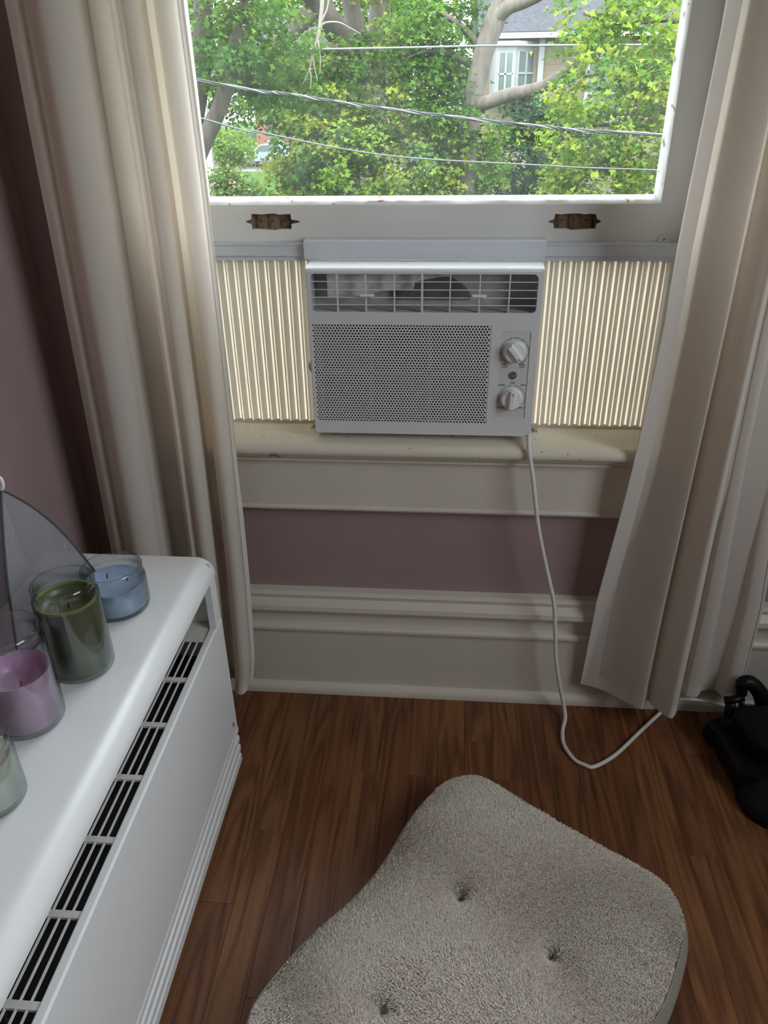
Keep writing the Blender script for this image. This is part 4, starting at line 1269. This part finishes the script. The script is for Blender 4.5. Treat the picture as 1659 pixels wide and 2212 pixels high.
dirv /= np.linalg.norm(dirv, axis=1)[:, None]
ln = rng.uniform(0.0055, 0.0095, NF)
base = np.column_stack([xy, z - 0.001])
sd = np.column_stack([-dirv[:, 1], dirv[:, 0], np.zeros(NF)]); sd /= np.linalg.norm(sd, axis=1)[:, None] + 1e-9
wdt = rng.uniform(0.0006, 0.0011, NF)[:, None]
midp = base + dirv * (ln * 0.6)[:, None]
tip = base + dirv * ln[:, None]; tip[:, 2] -= ln * 0.25
V = np.stack([base - sd * wdt, base + sd * wdt, midp + sd * wdt * 0.8, midp - sd * wdt * 0.8, tip], 1).reshape(-1, 3)
k5 = np.arange(NF)[:, None] * 5
F = np.stack([np.hstack([k5, k5 + 1, k5 + 2]), np.hstack([k5, k5 + 2, k5 + 3]), np.hstack([k5 + 3, k5 + 2, k5 + 4])], 1).reshape(-1, 3)
tone = np.clip(rng.normal(1.0, 0.10, NF), 0.6, 1.25)
tone[rng.random(NF) < 0.06] *= 0.62
cb = np.array([0.80, 0.72, 0.645])[None] * tone[:, None]
cl = np.repeat(cb, 5, 0); 
o = bulk_mesh('plush_pile', V, F, np.clip(cl, 0, 0.9), M['plush'], cu); tag(o, kind='stuff')

# ================================================================== BLACK STAND IN THE CORNER
bs = empty('black_equipment_stand', (0.66, 1.13, 0)); tag(bs, 'black plastic stand with a rounded foot in the dark corner beside the right curtain', 'stand')
foot = MB()
fx, fy = 0.655, 1.065
prof = [(0.0, 0.062), (0.022, 0.060), (0.045, 0.050), (0.062, 0.033), (0.070, 0.016), (0.071, 0.006), (0.068, 0.0), (0.0, 0.0)]
foot.lathe(prof, (fx, fy, 0), 32)
foot.build('rounded_foot', M['blackp'], bs, smooth='auto', angle=50)
base = [(0.585, 1.085), (0.578, 1.150), (0.574, 1.195), (0.560, 1.214), (0.563, 1.228), (0.590, 1.238), (0.640, 1.240), (0.90, 1.245), (0.90, 1.05), (0.66, 1.06)]
MB().plate(base, [], lambda u, v, d: (u, v, 0.008 + d), 0.050).build('base_body', M['blackp'], bs, bevel=0.010, seg=3)
MB().plate([(0.622, 1.105), (0.604, 1.200), (0.606, 1.222), (0.90, 1.228), (0.90, 1.08)], [], lambda u, v, d: (u, v, 0.050 + d), 0.062).build('upper_housing', M['blackp'], bs, bevel=0.018, seg=3)
# side flange, clip posts and a hooked strap behind the body
MB().tube(spline([(0.566, 1.216, 0.016), (0.585, 1.222, 0.030), (0.61, 1.222, 0.050), (0.64, 1.215, 0.062)], 14), [0.012, 0.016, 0.018, 0.018, 0.018, 0.018, 0.018, 0.018, 0.018, 0.018, 0.018, 0.018, 0.018, 0.016], 8).build('side_flange', M['blackp'], bs, smooth=True)
MB().tube([WY(1566, 1513, 1.240), WY(1585, 1512, 1.240), WY(1606, 1506, 1.242)], 0.0085, 8).build('clip_bar', M['blackp'], bs, smooth=True)
MB().tube([WY(1578, 1514, 1.243), WY(1577, 1545, 1.238), WY(1582, 1580, 1.232), (0.612, 1.215, 0.045)], [0.010, 0.0125, 0.014, 0.016], 8).build('clip_post', M['blackp'], bs, smooth=True)
MB().tube([WY(1600, 1510, 1.240), WY(1606, 1540, 1.240), WY(1612, 1572, 1.236)], [0.006, 0.007, 0.008], 8).build('clip_post', M['blackp'], bs, smooth=True)
sp = [WY(1603, 1500, 1.250), WY(1603, 1476, 1.252), WY(1620, 1474, 1.255), WY(1640, 1494, 1.252), WY(1650, 1520, 1.248), WY(1656, 1560, 1.238), WY(1660, 1590, 1.228)]
MB().tube(spline(sp, 30), list(np.interp(np.linspace(0, 1, 30), [0, 0.2, 0.5, 1], [0.010, 0.0135, 0.017, 0.02])), 8).build('hooked_strap', M['blackp'], bs, smooth=True)

# ================================================================== OUTDOORS
GR = -3.3
g = MB().box((-90, 1.9, GR - 0.5), (90, 52.0, GR)).box((-90, 63.0, GR - 0.5), (90, 140, GR)).box((-90, -60, GR - 0.5), (90, 1.9, GR)).build('lawn', M['lawn'])
tag(g, 'green lawn below the window and along the street', kind='structure')
tag(MB().box((-90, 53.6, GR - 0.5), (90, 63.0, GR - 0.08)).build('street', M['street']), 'pinkish grey street seen past the trees', kind='structure')
tag(MB().box((-90, 52.0, GR - 0.5), (90, 53.6, GR + 0.02)).build('sidewalk', M['walk']), kind='structure')

LEAF = np.array([(0, 0, 0), (0.50, 0.42, 0.06), (0.17, 0.50, 0.0), (0, 1.0, -0.10), (-0.17, 0.50, 0.0), (-0.50, 0.42, 0.06)])
LEAFT = np.array([(0, 1, 2), (0, 2, 3), (0, 3, 4), (0, 4, 5)])


def leaves(blobs, size, cols, per=22, flat=0.35, droop=0.5, up=0.8):
    """blobs: (cx,cy,cz, rx,ry,rz, clusters); returns vertex, triangle and colour arrays"""
    Ps, Ns, Ss, Cs = [], [], [], []
    cols = np.array(cols)
    for (cx, cy, cz, rx, ry, rz, nc) in blobs:
        d = rng.normal(0, 1, (nc, 3)); d /= np.linalg.norm(d, axis=1)[:, None]
        rad = 0.45 + 0.55 * rng.random(nc) ** 0.5
        cc = np.array([cx, cy, cz]) + d * rad[:, None] * np.array([rx, ry, rz])
        rc = size * rng.uniform(1.6, 3.0, nc)
        tone = rng.uniform(0.72, 1.18, nc)
        ci = rng.integers(0, len(cols), nc)
        n = per
        off = rng.normal(0, 0.62, (nc, n, 3)) * rc[:, None, None]
        off[:, :, 2] *= flat
        off[:, :, 2] -= droop * (off[:, :, 0] ** 2 + off[:, :, 1] ** 2) / (rc[:, None] * 2.0)
        P = cc[:, None] + off
        N = d[:, None] * 0.45 + np.array([0, 0, up]) + rng.normal(0, 0.45, (nc, n, 3))
        Ps.append(P.reshape(-1, 3)); Ns.append(N.reshape(-1, 3))
        Ss.append((size * rng.uniform(0.65, 1.2, (nc, n))).ravel())
        c = cols[ci][:, None] * (tone[:, None] * rng.uniform(0.85, 1.15, (nc, n)))[:, :, None]
        Cs.append(c.reshape(-1, 3))
    P = np.vstack(Ps); N = np.vstack(Ns); S_ = np.concatenate(Ss); C_ = np.vstack(Cs)
    N /= np.linalg.norm(N, axis=1)[:, None]
    A = rng.normal(0, 1, P.shape); A[:, 2] -= 0.6
    A -= N * (A * N).sum(1)[:, None]; A /= np.linalg.norm(A, axis=1)[:, None] + 1e-9
    B = np.cross(A, N)
    V = P[:, None] + (B[:, None] * LEAF[None, :, 0:1] + A[:, None] * LEAF[None, :, 1:2] + N[:, None] * LEAF[None, :, 2:3]) * S_[:, None, None]
    n = len(P)
    F = (LEAFT[None] + (np.arange(n) * 6)[:, None, None]).reshape(-1, 3)
    return V.reshape(-1, 3), F, np.repeat(np.clip(C_, 0, 0.9), 6, 0)


def tree(name, label, basexy, group=None, cat='tree'):
    r = empty(name, (basexy[0], basexy[1], GR)); tag(r, label, cat, group)
    return r


def foliage(root, blobs, size, cols, **kw):
    V, F, C_ = leaves(blobs, size, cols, **kw)
    o = bulk_mesh('foliage', V, F, C_, M['leaf'], root)
    tag(o, kind='stuff')
    return o


def limb(root, pts, r, name, material, n=30, sides=10):
    p = spline(pts, n)
    rs = np.interp(np.linspace(0, 1, n), np.linspace(0, 1, len(r)), r)
    return MB().tube(p, list(rs), sides).build(name, material, root, smooth=True)


MID = [(0.030, 0.078, 0.010), (0.042, 0.100, 0.013), (0.072, 0.130, 0.016), (0.034, 0.090, 0.016)]
LIME = [(0.080, 0.150, 0.014), (0.108, 0.172, 0.017), (0.064, 0.135, 0.017), (0.150, 0.190, 0.020)]
DARK = [(0.012, 0.034, 0.016), (0.017, 0.044, 0.019), (0.022, 0.052, 0.021)]
PALE = [(0.080, 0.150, 0.022), (0.108, 0.172, 0.030), (0.060, 0.120, 0.022)]


def B(px, py, y, rpx, rpy, ry, nc):
    """blob whose centre stands at distance y, radii given as seen sizes"""
    c = WY(px, py, y); s = y / FPX * 1.15
    return (c[0], c[1], c[2], rpx * s, ry, rpy * s, nc)


# forked tree on the left, about nine metres off
t = tree('forked_tree', 'tree with a forked trunk beside the left curtain', WY(408, 420, 9.0)[:2])
b0 = WY(408, 420, 9.0)
limb(t, [(b0[0] - 0.2, 9.0, GR), (b0[0] - 0.1, 9.0, -1.2), b0, WY(402, 340, 9.0), WY(418, 240, 9.0), WY(432, 150, 9.0), WY(438, 40, 9.0), WY(446, -160, 9.0), WY(450, -500, 9.0)], [0.22, 0.19, 0.165, 0.135, 0.12, 0.115, 0.10, 0.08, 0.04], 'trunk', M['bark'], 50)
limb(t, [WY(405, 400, 9.0), WY(428, 335, 8.95), WY(460, 265, 8.9), WY(484, 205, 8.85), WY(500, 120, 8.8), WY(530, 20, 8.7), WY(560, -150, 8.5)], [0.11, 0.095, 0.088, 0.082, 0.075, 0.06, 0.03], 'branch', M['bark'])
foliage(t, [B(450, 40, 8.6, 85, 95, 0.7, 60), B(560, 60, 9.2, 90, 95, 0.8, 60), B(560, 160, 9.6, 60, 55, 0.5, 26)], 0.072, MID, per=38)

# great maple in the middle
t = tree('great_maple', 'great maple with heavy limbs filling the middle of the view', WY(790, 300, 13)[:2])
b0 = WY(800, 330, 13)
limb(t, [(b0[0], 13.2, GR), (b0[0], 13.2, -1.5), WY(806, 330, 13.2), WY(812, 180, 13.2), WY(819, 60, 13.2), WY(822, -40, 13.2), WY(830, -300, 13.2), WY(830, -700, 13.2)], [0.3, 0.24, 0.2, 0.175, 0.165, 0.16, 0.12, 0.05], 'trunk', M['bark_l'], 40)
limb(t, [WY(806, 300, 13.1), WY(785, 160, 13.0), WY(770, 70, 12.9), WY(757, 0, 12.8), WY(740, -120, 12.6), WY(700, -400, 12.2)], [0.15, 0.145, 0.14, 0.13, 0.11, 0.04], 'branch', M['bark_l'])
limb(t, [WY(795, 240, 13.0), WY(745, 100, 12.6), WY(706, 40, 12.2), WY(668, -20, 12), WY(600, -160, 11.5)], [0.15, 0.17, 0.18, 0.16, 0.06], 'branch', M['bark'])
limb(t, [WY(700, 20, 12.2), WY(655, 42, 12.0), WY(615, 80, 11.8), WY(582, 118, 11.7), WY(540, 140, 11.6)], [0.15, 0.125, 0.115, 0.095, 0.04], 'branch', M['bark'])
limb(t, [WY(572, 125, 11.7), WY(620, 122, 11.7), WY(700, 105, 11.9), WY(780, 118, 12.2)], [0.07, 0.09, 0.08, 0.06], 'branch', M['bark'])
foliage(t, [B(700, 190, 11.5, 130, 80, 0.9, 90), B(860, 200, 11.8, 130, 90, 0.9, 90), B(680, 335, 11.0, 80, 80, 0.8, 66), B(760, 350, 10.8, 110, 80, 0.8, 80), B(900, 360, 11.0, 110, 75, 0.8, 70),
            B(700, -90, 11.8, 160, 50, 1.2, 40), B(900, 20, 12.6, 90, 80, 0.8, 40), B(620, 200, 11.8, 70, 70, 0.8, 40), B(1010, 380, 11.4, 70, 60, 0.6, 34),
            B(615, 395, 11.2, 30, 40, 0.4, 14), B(960, 290, 11.6, 80, 60, 0.6, 40)], 0.082, MID + [(0.095, 0.150, 0.016), (0.13, 0.165, 0.018)], per=36)  # extra yellow tones paint sunlit clumps into the leaf colours
# bare dead twig hanging in front of it
tw = limb(t, [WY(690, -60, 9.5), WY(696, 0, 9.5), WY(690, 60, 9.5), WY(686, 82, 9.5), WY(674, 120, 9.5), WY(668, 150, 9.5), WY(652, 185, 9.5)], [0.026, 0.024, 0.021, 0.018, 0.013, 0.009, 0.004], 'bare_twig', M['bark_g'], 30, 6)
for pts in ([(692, 50), (706, 20), (712, -20)], [(690, 66), (700, 50), (730, 48), (752, 58), (780, 74)], [(674, 118), (680, 150), (686, 175)], [(668, 148), (672, 170), (670, 192)], [(686, 84), (692, 130), (690, 160)]):
    o = MB().tube(spline([WY(a, b, 9.5) for a, b in pts], 12), list(np.linspace(0.013, 0.004, 12)), 6).build('bare_twig', M['bark_g'], t, smooth=True)

# trunk on the right with a long low limb
t = tree('leaning_tree', 'pale trunked tree with a low limb crossing before the white bay window', WY(1000, 420, 11)[:2])
b0 = WY(1003, 400, 11)
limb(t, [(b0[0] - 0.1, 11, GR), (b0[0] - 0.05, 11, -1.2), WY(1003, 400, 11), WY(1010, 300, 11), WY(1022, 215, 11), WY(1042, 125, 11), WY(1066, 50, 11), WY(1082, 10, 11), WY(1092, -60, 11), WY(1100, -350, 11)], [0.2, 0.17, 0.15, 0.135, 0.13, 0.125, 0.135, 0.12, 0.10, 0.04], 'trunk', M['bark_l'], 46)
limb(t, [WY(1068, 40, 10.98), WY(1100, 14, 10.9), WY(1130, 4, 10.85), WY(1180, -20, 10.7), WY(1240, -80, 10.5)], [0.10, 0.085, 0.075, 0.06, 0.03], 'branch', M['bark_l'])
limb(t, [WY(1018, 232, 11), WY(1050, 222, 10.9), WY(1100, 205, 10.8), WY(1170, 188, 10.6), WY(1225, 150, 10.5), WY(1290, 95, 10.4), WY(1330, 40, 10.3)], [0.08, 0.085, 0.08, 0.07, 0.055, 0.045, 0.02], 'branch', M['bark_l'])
for pts in ([(1035, 150), (980, 120), (930, 110), (880, 125)], [(1040, 110), (1000, 60), (940, 20), (900, -20)], [(1012, 280), (970, 250), (930, 255)]):
    limb(t, [WY(a, b, 11.1) for a, b in pts], [0.05, 0.035, 0.012], 'branch', M['bark'], 14, 7)
foliage(t, [B(940, 60, 11.3, 70, 70, 0.6, 44), B(940, 160, 11.2, 60, 50, 0.5, 34), B(1250, 120, 10.4, 45, 45, 0.5, 12), B(970, 250, 10.8, 60, 45, 0.5, 26), B(1040, 320, 11.0, 50, 50, 0.4, 16)], 0.080, MID, per=36)

# bright green tree close to the house on the right
t = tree('lime_green_tree', 'bright yellow green leafy tree filling the right of the window', WY(1500, 400, 7.6)[:2])
b0 = WY(1560, 400, 7.8)
limb(t, [(b0[0], 7.8, GR), (b0[0], 7.8, -1), b0, WY(1545, 200, 7.8), WY(1520, 0, 7.8), WY(1500, -400, 7.8)], [0.2, 0.16, 0.12, 0.10, 0.08, 0.03], 'trunk', M['bark'])
for pts in ([(1545, 200), (1450, 160), (1350, 150), (1240, 170)], [(1550, 320), (1450, 290), (1330, 270), (1220, 275)], [(1530, 60), (1440, 40), (1340, 50), (1260, 30)], [(1556, 380), (1450, 370), (1330, 365), (1250, 380)]):
    limb(t, [WY(a, b, 7.7) for a, b in pts], [0.05, 0.03, 0.018, 0.008], 'branch', M['bark'], 16, 7)
lb = [B(1400, 60, 7.6, 95, 75, 0.5, 56), B(1300, 30, 7.9, 70, 60, 0.5, 30), B(1420, 190, 7.4, 90, 70, 0.5, 50), B(1300, 190, 7.4, 80, 50, 0.45, 40), B(1270, 285, 7.3, 85, 36, 0.4, 34), B(1400, 310, 7.3, 90, 60, 0.5, 46), B(1300, 390, 7.4, 90, 50, 0.5, 40),
      B(1430, 410, 7.4, 70, 50, 0.5, 34), B(1480, 110, 8.2, 60, 120, 0.5, 40), B(1480, 330, 8.2, 50, 110, 0.5, 40), B(1230, 360, 7.6, 40, 50, 0.3, 16), B(1560, 200, 8.2, 60, 250, 0.8, 60)]
foliage(t, lb, 0.056, LIME, per=32)
# its nearest leaves, one by one
lm = bpy.data.meshes.new('leaf')
lv = [tuple(v * 0.075) for v in LEAF]
lm.from_pydata(lv, [], [tuple(int(i) for i in f) for f in LEAFT])
at = lm.attributes.new('leaf_colour', 'FLOAT_COLOR', 'POINT')
at.data.foreach_set('color', np.tile(np.array([0.130, 0.180, 0.020, 1.0], dtype=np.float32), 6))
lm.materials.append(M['leaf'])
for i in range(170):
    px, py = random.uniform(1180, 1470), random.uniform(10, 425)
    if px < 1230 and 90 < py < 250: px += 80
    o = bpy.data.objects.new('leaf', lm); COL.objects.link(o); o.parent = t
    o.location = Vector(WY(px, py, random.uniform(6.75, 7.0))) - Vector(t.location)
    o.rotation_euler = (random.uniform(-0.9, 0.9), random.uniform(-0.9, 0.9), random.uniform(0, 6.28))

# dark evergreen
t = tree('dark_evergreen', 'dark green evergreen standing below the white bay window', WY(1150, 400, 15)[:2])
b0 = WY(1150, 330, 15)
limb(t, [(b0[0], 15, GR), (b0[0], 15, -1), b0, WY(1150, 230, 15)], [0.2, 0.15, 0.1, 0.03], 'trunk', M['bark'])
foliage(t, [B(1150, 260, 15, 55, 45, 0.8, 60), B(1130, 340, 14.6, 75, 60, 0.9, 80), B(1180, 420, 14.6, 80, 60, 0.9, 70), B(1080, 410, 14.8, 50, 50, 0.7, 40), B(1210, 320, 14.8, 40, 60, 0.6, 40)], 0.10, DARK, per=26)

# trees behind, filling the distance
BG = [('pale green tree across the yard right of the forked trunk', -2.9, 24, 2.1, 5.5, PALE), ('full round tree behind the great maple', 1.0, 36, 3.6, 6.0, MID), ('tall tree behind the tan house', 13.0, 37, 4.2, 7.5, MID),
      ('broad tree behind the lime green one', 6.0, 17.5, 2.2, 5.5, MID)]
for lab, x, y, rx, hgt, pal in BG:
    t = tree('yard_tree', lab, (x, y), 'trees standing in the yards behind')
    limb(t, [(x, y, GR), (x + 0.1, y, 0), (x, y, 2.5)], [0.25, 0.2, 0.1], 'trunk', M['bark'], 12)
    sz = 0.20
    foliage(t, [(x, y, -0.2, rx, rx * 0.8, 2.4, 110), (x - rx * 0.4, y - 0.6, 2.2, rx * 0.8, rx * 0.7, 2.0, 80), (x + rx * 0.4, y, 2.6, rx * 0.8, rx * 0.7, 2.0, 80), (x, y, 4.6, rx * 0.8, rx * 0.7, 1.8, 60)], sz, pal)
for lab, x, y in (('street tree far behind the yellow house', -38, 92), ('street tree beyond the parked car', -20, 96), ('street tree far behind the brick house', -6, 92), ('street tree far behind the great maple', 8, 96), ('street tree far behind the white bay window', 22, 92), ('street tree far beyond the lime green tree', 36, 96)):
    t = tree('street_tree', lab, (x, y), 'trees far along the street')
    limb(t, [(x, y, GR), (x, y, 1), (x, y, 5)], [0.4, 0.3, 0.15], 'trunk', M['bark'], 10)
    foliage(t, [(x, y, 1.4, 6.6, 4, 4.4, 120), (x - 1.5, y, 7, 5.6, 4, 4, 90), (x + 1.5, y, 10.5, 5.4, 4, 3.8, 80)], 0.62, MID, per=18)
t = tree('street_tree', 'dark leafy tree across the street above the round bush', (-23.6, 80), 'trees far along the street')
limb(t, [(-23.6, 80, GR), (-23.6, 80, 0), (-23.6, 80, 4)], [0.35, 0.28, 0.12], 'trunk', M['bark'], 10)
foliage(t, [(-23.6, 80, 0.2, 4.4, 3, 2.8, 90), (-23.2, 80, 4.0, 4.2, 3, 2.8, 80), (-24, 80, 7.2, 3.6, 3, 2.4, 50)], 0.5, DARK + MID, per=20)
# bushes by the street and by the yellow house
def bush(name, lab, px, py, y, rpx, rpy, size, pal, nc, dots=None):
    c = WY(px, py, y)
    t = tree(name, lab, c[:2], cat='bush')
    limb(t, [(c[0], c[1], GR), (c[0], c[1], c[2])], [0.08, 0.04], 'stem', M['bark'], 6, 6)
    bl = B(px, py, y, rpx, rpy, rpx * y / FPX, nc)
    foliage(t, [bl], size, pal, per=16)
    if dots:
        foliage(t, [bl], size * 0.8, dots, per=5)
    return t
bush('round_bush', 'round pale green bush between the yellow house and the street', 497, 318, 44, 34, 30, 0.22, PALE, 90)
bush('flowering_bush', 'bush with pale yellow blossoms at the yellow house corner', 492, 395, 19, 20, 26, 0.13, MID, 60, [(0.20, 0.18, 0.09)])
bush('low_hedge', 'low dark hedge below the parked car', 545, 420, 27, 26, 16, 0.14, DARK + MID, 60)

# yellow house
yh = empty('yellow_house', (-9.2, 26, GR)); tag(yh, 'pale yellow house glimpsed behind the forked trunk', 'house')
HP = [(-12.0, 22.0), (-6.45, 22.0), (-9.3, 30.0), (-14.8, 30.0)]
MB().plate(HP, [], lambda u, v, d: (u, v, GR + 0.9 + d), 5.6).build('wall', M['hcream'], yh)
MB().plate([(u * 1.0 + (0.03 if i in (1, 2) else -0.03), v - 0.04) for i, (u, v) in enumerate(HP)], [], lambda u, v, d: (u, v, GR + d), 0.95).build('foundation', M['hwhite'], yh)
box_obj('corner_board', [((-6.55, 21.97, GR + 0.95), (-6.42, 22.1, 3.2))], M['hwhite'], yh)
rv = [(-12.4, 21.7, 3.15), (-6.1, 21.7, 3.15), (-9.2, 21.7, 6.0), (-15.2, 30.3, 3.15), (-8.9, 30.3, 3.15), (-12.0, 30.3, 6.0)]
MB().add(rv, [(0, 1, 2), (3, 5, 4), (0, 3, 4, 1), (1, 4, 5, 2), (0, 2, 5, 3)]).build('roof', M['hroof'], yh)

# tan house with the white bay window
th = empty('tan_house', (4.5, 26, GR)); tag(th, 'tan sided house with a white bay window behind the leaning trunk', 'house')
box_obj('wall', [((0.75, 22.6, GR), (8.5, 31, 2.35))], M['htan'], th)
bx = [(0.88, 22.7), (1.02, 21.95), (1.50, 21.95), (2.02, 22.7)]
MB().plate(bx, [], lambda u, v, d: (u, v, 0.98 + d), 1.12).build('bay', M['hwhite'], th)
MB().plate([(0.80, 22.75), (0.98, 21.85), (1.55, 21.85), (2.12, 22.75)], [], lambda u, v, d: (u, v, 2.10 + d), 0.10).build('bay_cornice', M['hwhite'], th)
MB().plate([(0.84, 22.72), (1.0, 21.9), (1.52, 21.9), (2.06, 22.72)], [], lambda u, v, d: (u, v, 0.92 + d), 0.06).build('bay_sill', M['hroof'], th)
def bay_window(a, b, z0, z1):
    a = np.array(a); b = np.array(b); d = (b - a); L_ = np.linalg.norm(d); d = d / L_; n = np.array([d[1], -d[0]])
    def q(u0, u1, w0, w1, off, name, mtl, par):
        p0 = a + d * u0 + n * 0.0; p1 = a + d * u1
        vs = []
        for zz in (w0, w1):
            for pp_ in (p0, p1, p1 + n * off, p0 + n * off):
                vs.append((pp_[0], pp_[1], zz))
        return MB().add(vs, [(0, 3, 2, 1), (4, 5, 6, 7), (0, 1, 5, 4), (1, 2, 6, 5), (2, 3, 7, 6), (3, 0, 4, 7)]).build(name, mtl, par)
    f = q(0.06, L_ - 0.06, z0, z1, 0.03, 'window', M['hglass'], th)
    for u in (0.06, L_ / 2, L_ - 0.06):
        q(u - 0.022, u + 0.022, z0, z1, 0.05, 'muntin', M['hwhite'], f)
    q(0.06, L_ - 0.06, (z0 + z1) / 2 - 0.02, (z0 + z1) / 2 + 0.02, 0.05, 'muntin', M['hwhite'], f)
bay_window((1.02, 21.95), (1.50, 21.95), 1.05, 1.95)
bay_window((1.50, 21.95), (2.02, 22.7), 1.05, 1.98)
box_obj('corner_board', [((2.10, 22.5, GR), (2.24, 22.6, 2.3))], M['hwhite'], th)
box_obj('gutter', [((0.6, 22.15, 2.26), (8.8, 22.3, 2.38))], M['hwhite'], th)
box_obj('soffit', [((0.6, 22.2, 2.36), (8.8, 31.3, 2.42))], M['hwhite'], th)
MB().extrude_profile([(22.15, 2.40), (31.4, 2.40), (26.8, 5.6)], 'x', 0.55, 8.9).build('roof', M['hroof'], th)
for x0 in (3.4, 5.6):
    f = box_obj('window', [((x0, 22.55, 0.3), (x0 + 0.9, 22.6, 1.8))], M['hglass'], th)
    box_obj('window_trim', [((x0 - 0.08, 22.52, 0.22), (x0, 22.6, 1.88)), ((x0 + 0.9, 22.52, 0.22), (x0 + 0.98, 22.6, 1.88)), ((x0, 22.52, 1.8), (x0 + 0.9, 22.6, 1.88)), ((x0, 22.52, 1.02), (x0 + 0.9, 22.58, 1.08))], M['hwhite'], f)

# brick house across the street
bh = empty('brick_house', (-9.5, 70, GR)); tag(bh, 'red brick house across the street glimpsed through leaves', 'house')
box_obj('wall', [((-15.5, 66, GR), (-4.0, 73, 3.4))], M['hbrick'], bh)
MB().extrude_profile([(65.6, 3.4), (73.4, 3.4), (69.5, 6.2)], 'x', -15.9, -3.6).build('roof', M['hroof'], bh)
for x0 in (-14.5, -12.2, -9.6, -7.2):
    for z0 in (-2.2, 0.9):
        f = box_obj('window', [((x0, 65.95, z0), (x0 + 1.1, 66.02, z0 + 1.5))], M['hglass'], bh)
        box_obj('window_sill', [((x0 - 0.1, 65.8, z0 - 0.15), (x0 + 1.2, 66, z0))], M['hwhite'], f)

# parked car
cp = np.array([-12.6, 57.5])
car = empty('parked_car', (cp[0], cp[1], GR)); tag(car, 'pale blue parked car on the street left of the great maple', 'car')
zb = GR - 0.08
prof = [(-2.15, 0.30), (-2.2, 0.62), (-2.05, 0.80), (-1.15, 0.92), (-0.55, 1.38), (0.75, 1.42), (1.45, 0.98), (2.1, 0.90), (2.2, 0.55), (2.15, 0.30)]
MB().extrude_profile([(cp[0] + a, zb + b) for a, b in prof], 'y', cp[1] - 0.85, cp[1] + 0.85).build('car_body', M['carpaint'], car, bevel=0.06)
win_p = [(-0.95, 0.96), (-0.50, 1.32), (0.70, 1.35), (1.20, 0.98)]
MB().extrude_profile([(cp[0] + a, zb + b) for a, b in win_p], 'y', cp[1] - 0.87, cp[1] + 0.87).build('side_glass', M['hglass'], car)
for dx in (-1.35, 1.35):
    for dy in (-0.82, 0.82):
        MB().lathe([(0.0, 0.1), (0.30, 0.1), (0.33, 0.06), (0.33, -0.1), (0.0, -0.1)], (cp[0] + dx, cp[1] + dy, zb + 0.33), 20, 0, axis='y').build('wheel', M['tyre'], car, smooth='auto')

# overhead lines
def line_through(pts, y, ext=1400):
    (xa, ya), (xb, yb) = pts[0], pts[1]
    (xc_, yc_), (xd, yd) = pts[-2], pts[-1]
    l = [WY(xa - ext, ya - (yb - ya) / (xb - xa) * ext * 1.2, y)] + [WY(a, b, y) for a, b in pts] + [WY(xd + ext, yd + (yd - yc_) / (xd - xc_) * ext * 0.7, y)]
    return spline(l, 160)
wr = empty('twisted_service_line', tuple(WY(900, 235, 6.0))); tag(wr, 'twisted black and silver overhead line, thickest of the three', 'overhead line')
P = line_through([(400, 168), (620, 203), (830, 234), (1150, 271), (1447, 292)], 6.0)
for q, (mm, rad) in enumerate(((M['wire_b'], 0.0056), (M['wire_b'], 0.0056), (M['wire_s'], 0.0056))):
    ph = np.linspace(0, 2 * math.pi * 13, 1400) + q * 2.094
    PP = np.column_stack([np.interp(np.linspace(0, 1, 1400), np.linspace(0, 1, 160), P[:, k]) for k in range(3)])
    PP[:, 1] += 0.0064 * np.cos(ph); PP[:, 2] += 0.0064 * np.sin(ph)
    MB().tube(PP, rad, 6).build('strand', mm, wr, smooth=True)
P = line_through([(410, 248), (560, 285), (830, 335), (1150, 356), (1440, 368)], 6.4)
tag(MB().tube(P, 0.0065, 6).build('overhead_cable', M['wire_g'], smooth=True), 'thin grey overhead cable, lowest of the three lines', 'overhead line')
P = line_through([(420, 108), (640, 107), (870, 103), (1040, 99), (1180, 98)], 9.8)
tag(MB().tube(P, 0.012, 6).build('overhead_cable', M['wire_s'], smooth=True), 'straight pale overhead cable, uppermost of the three lines', 'overhead line')
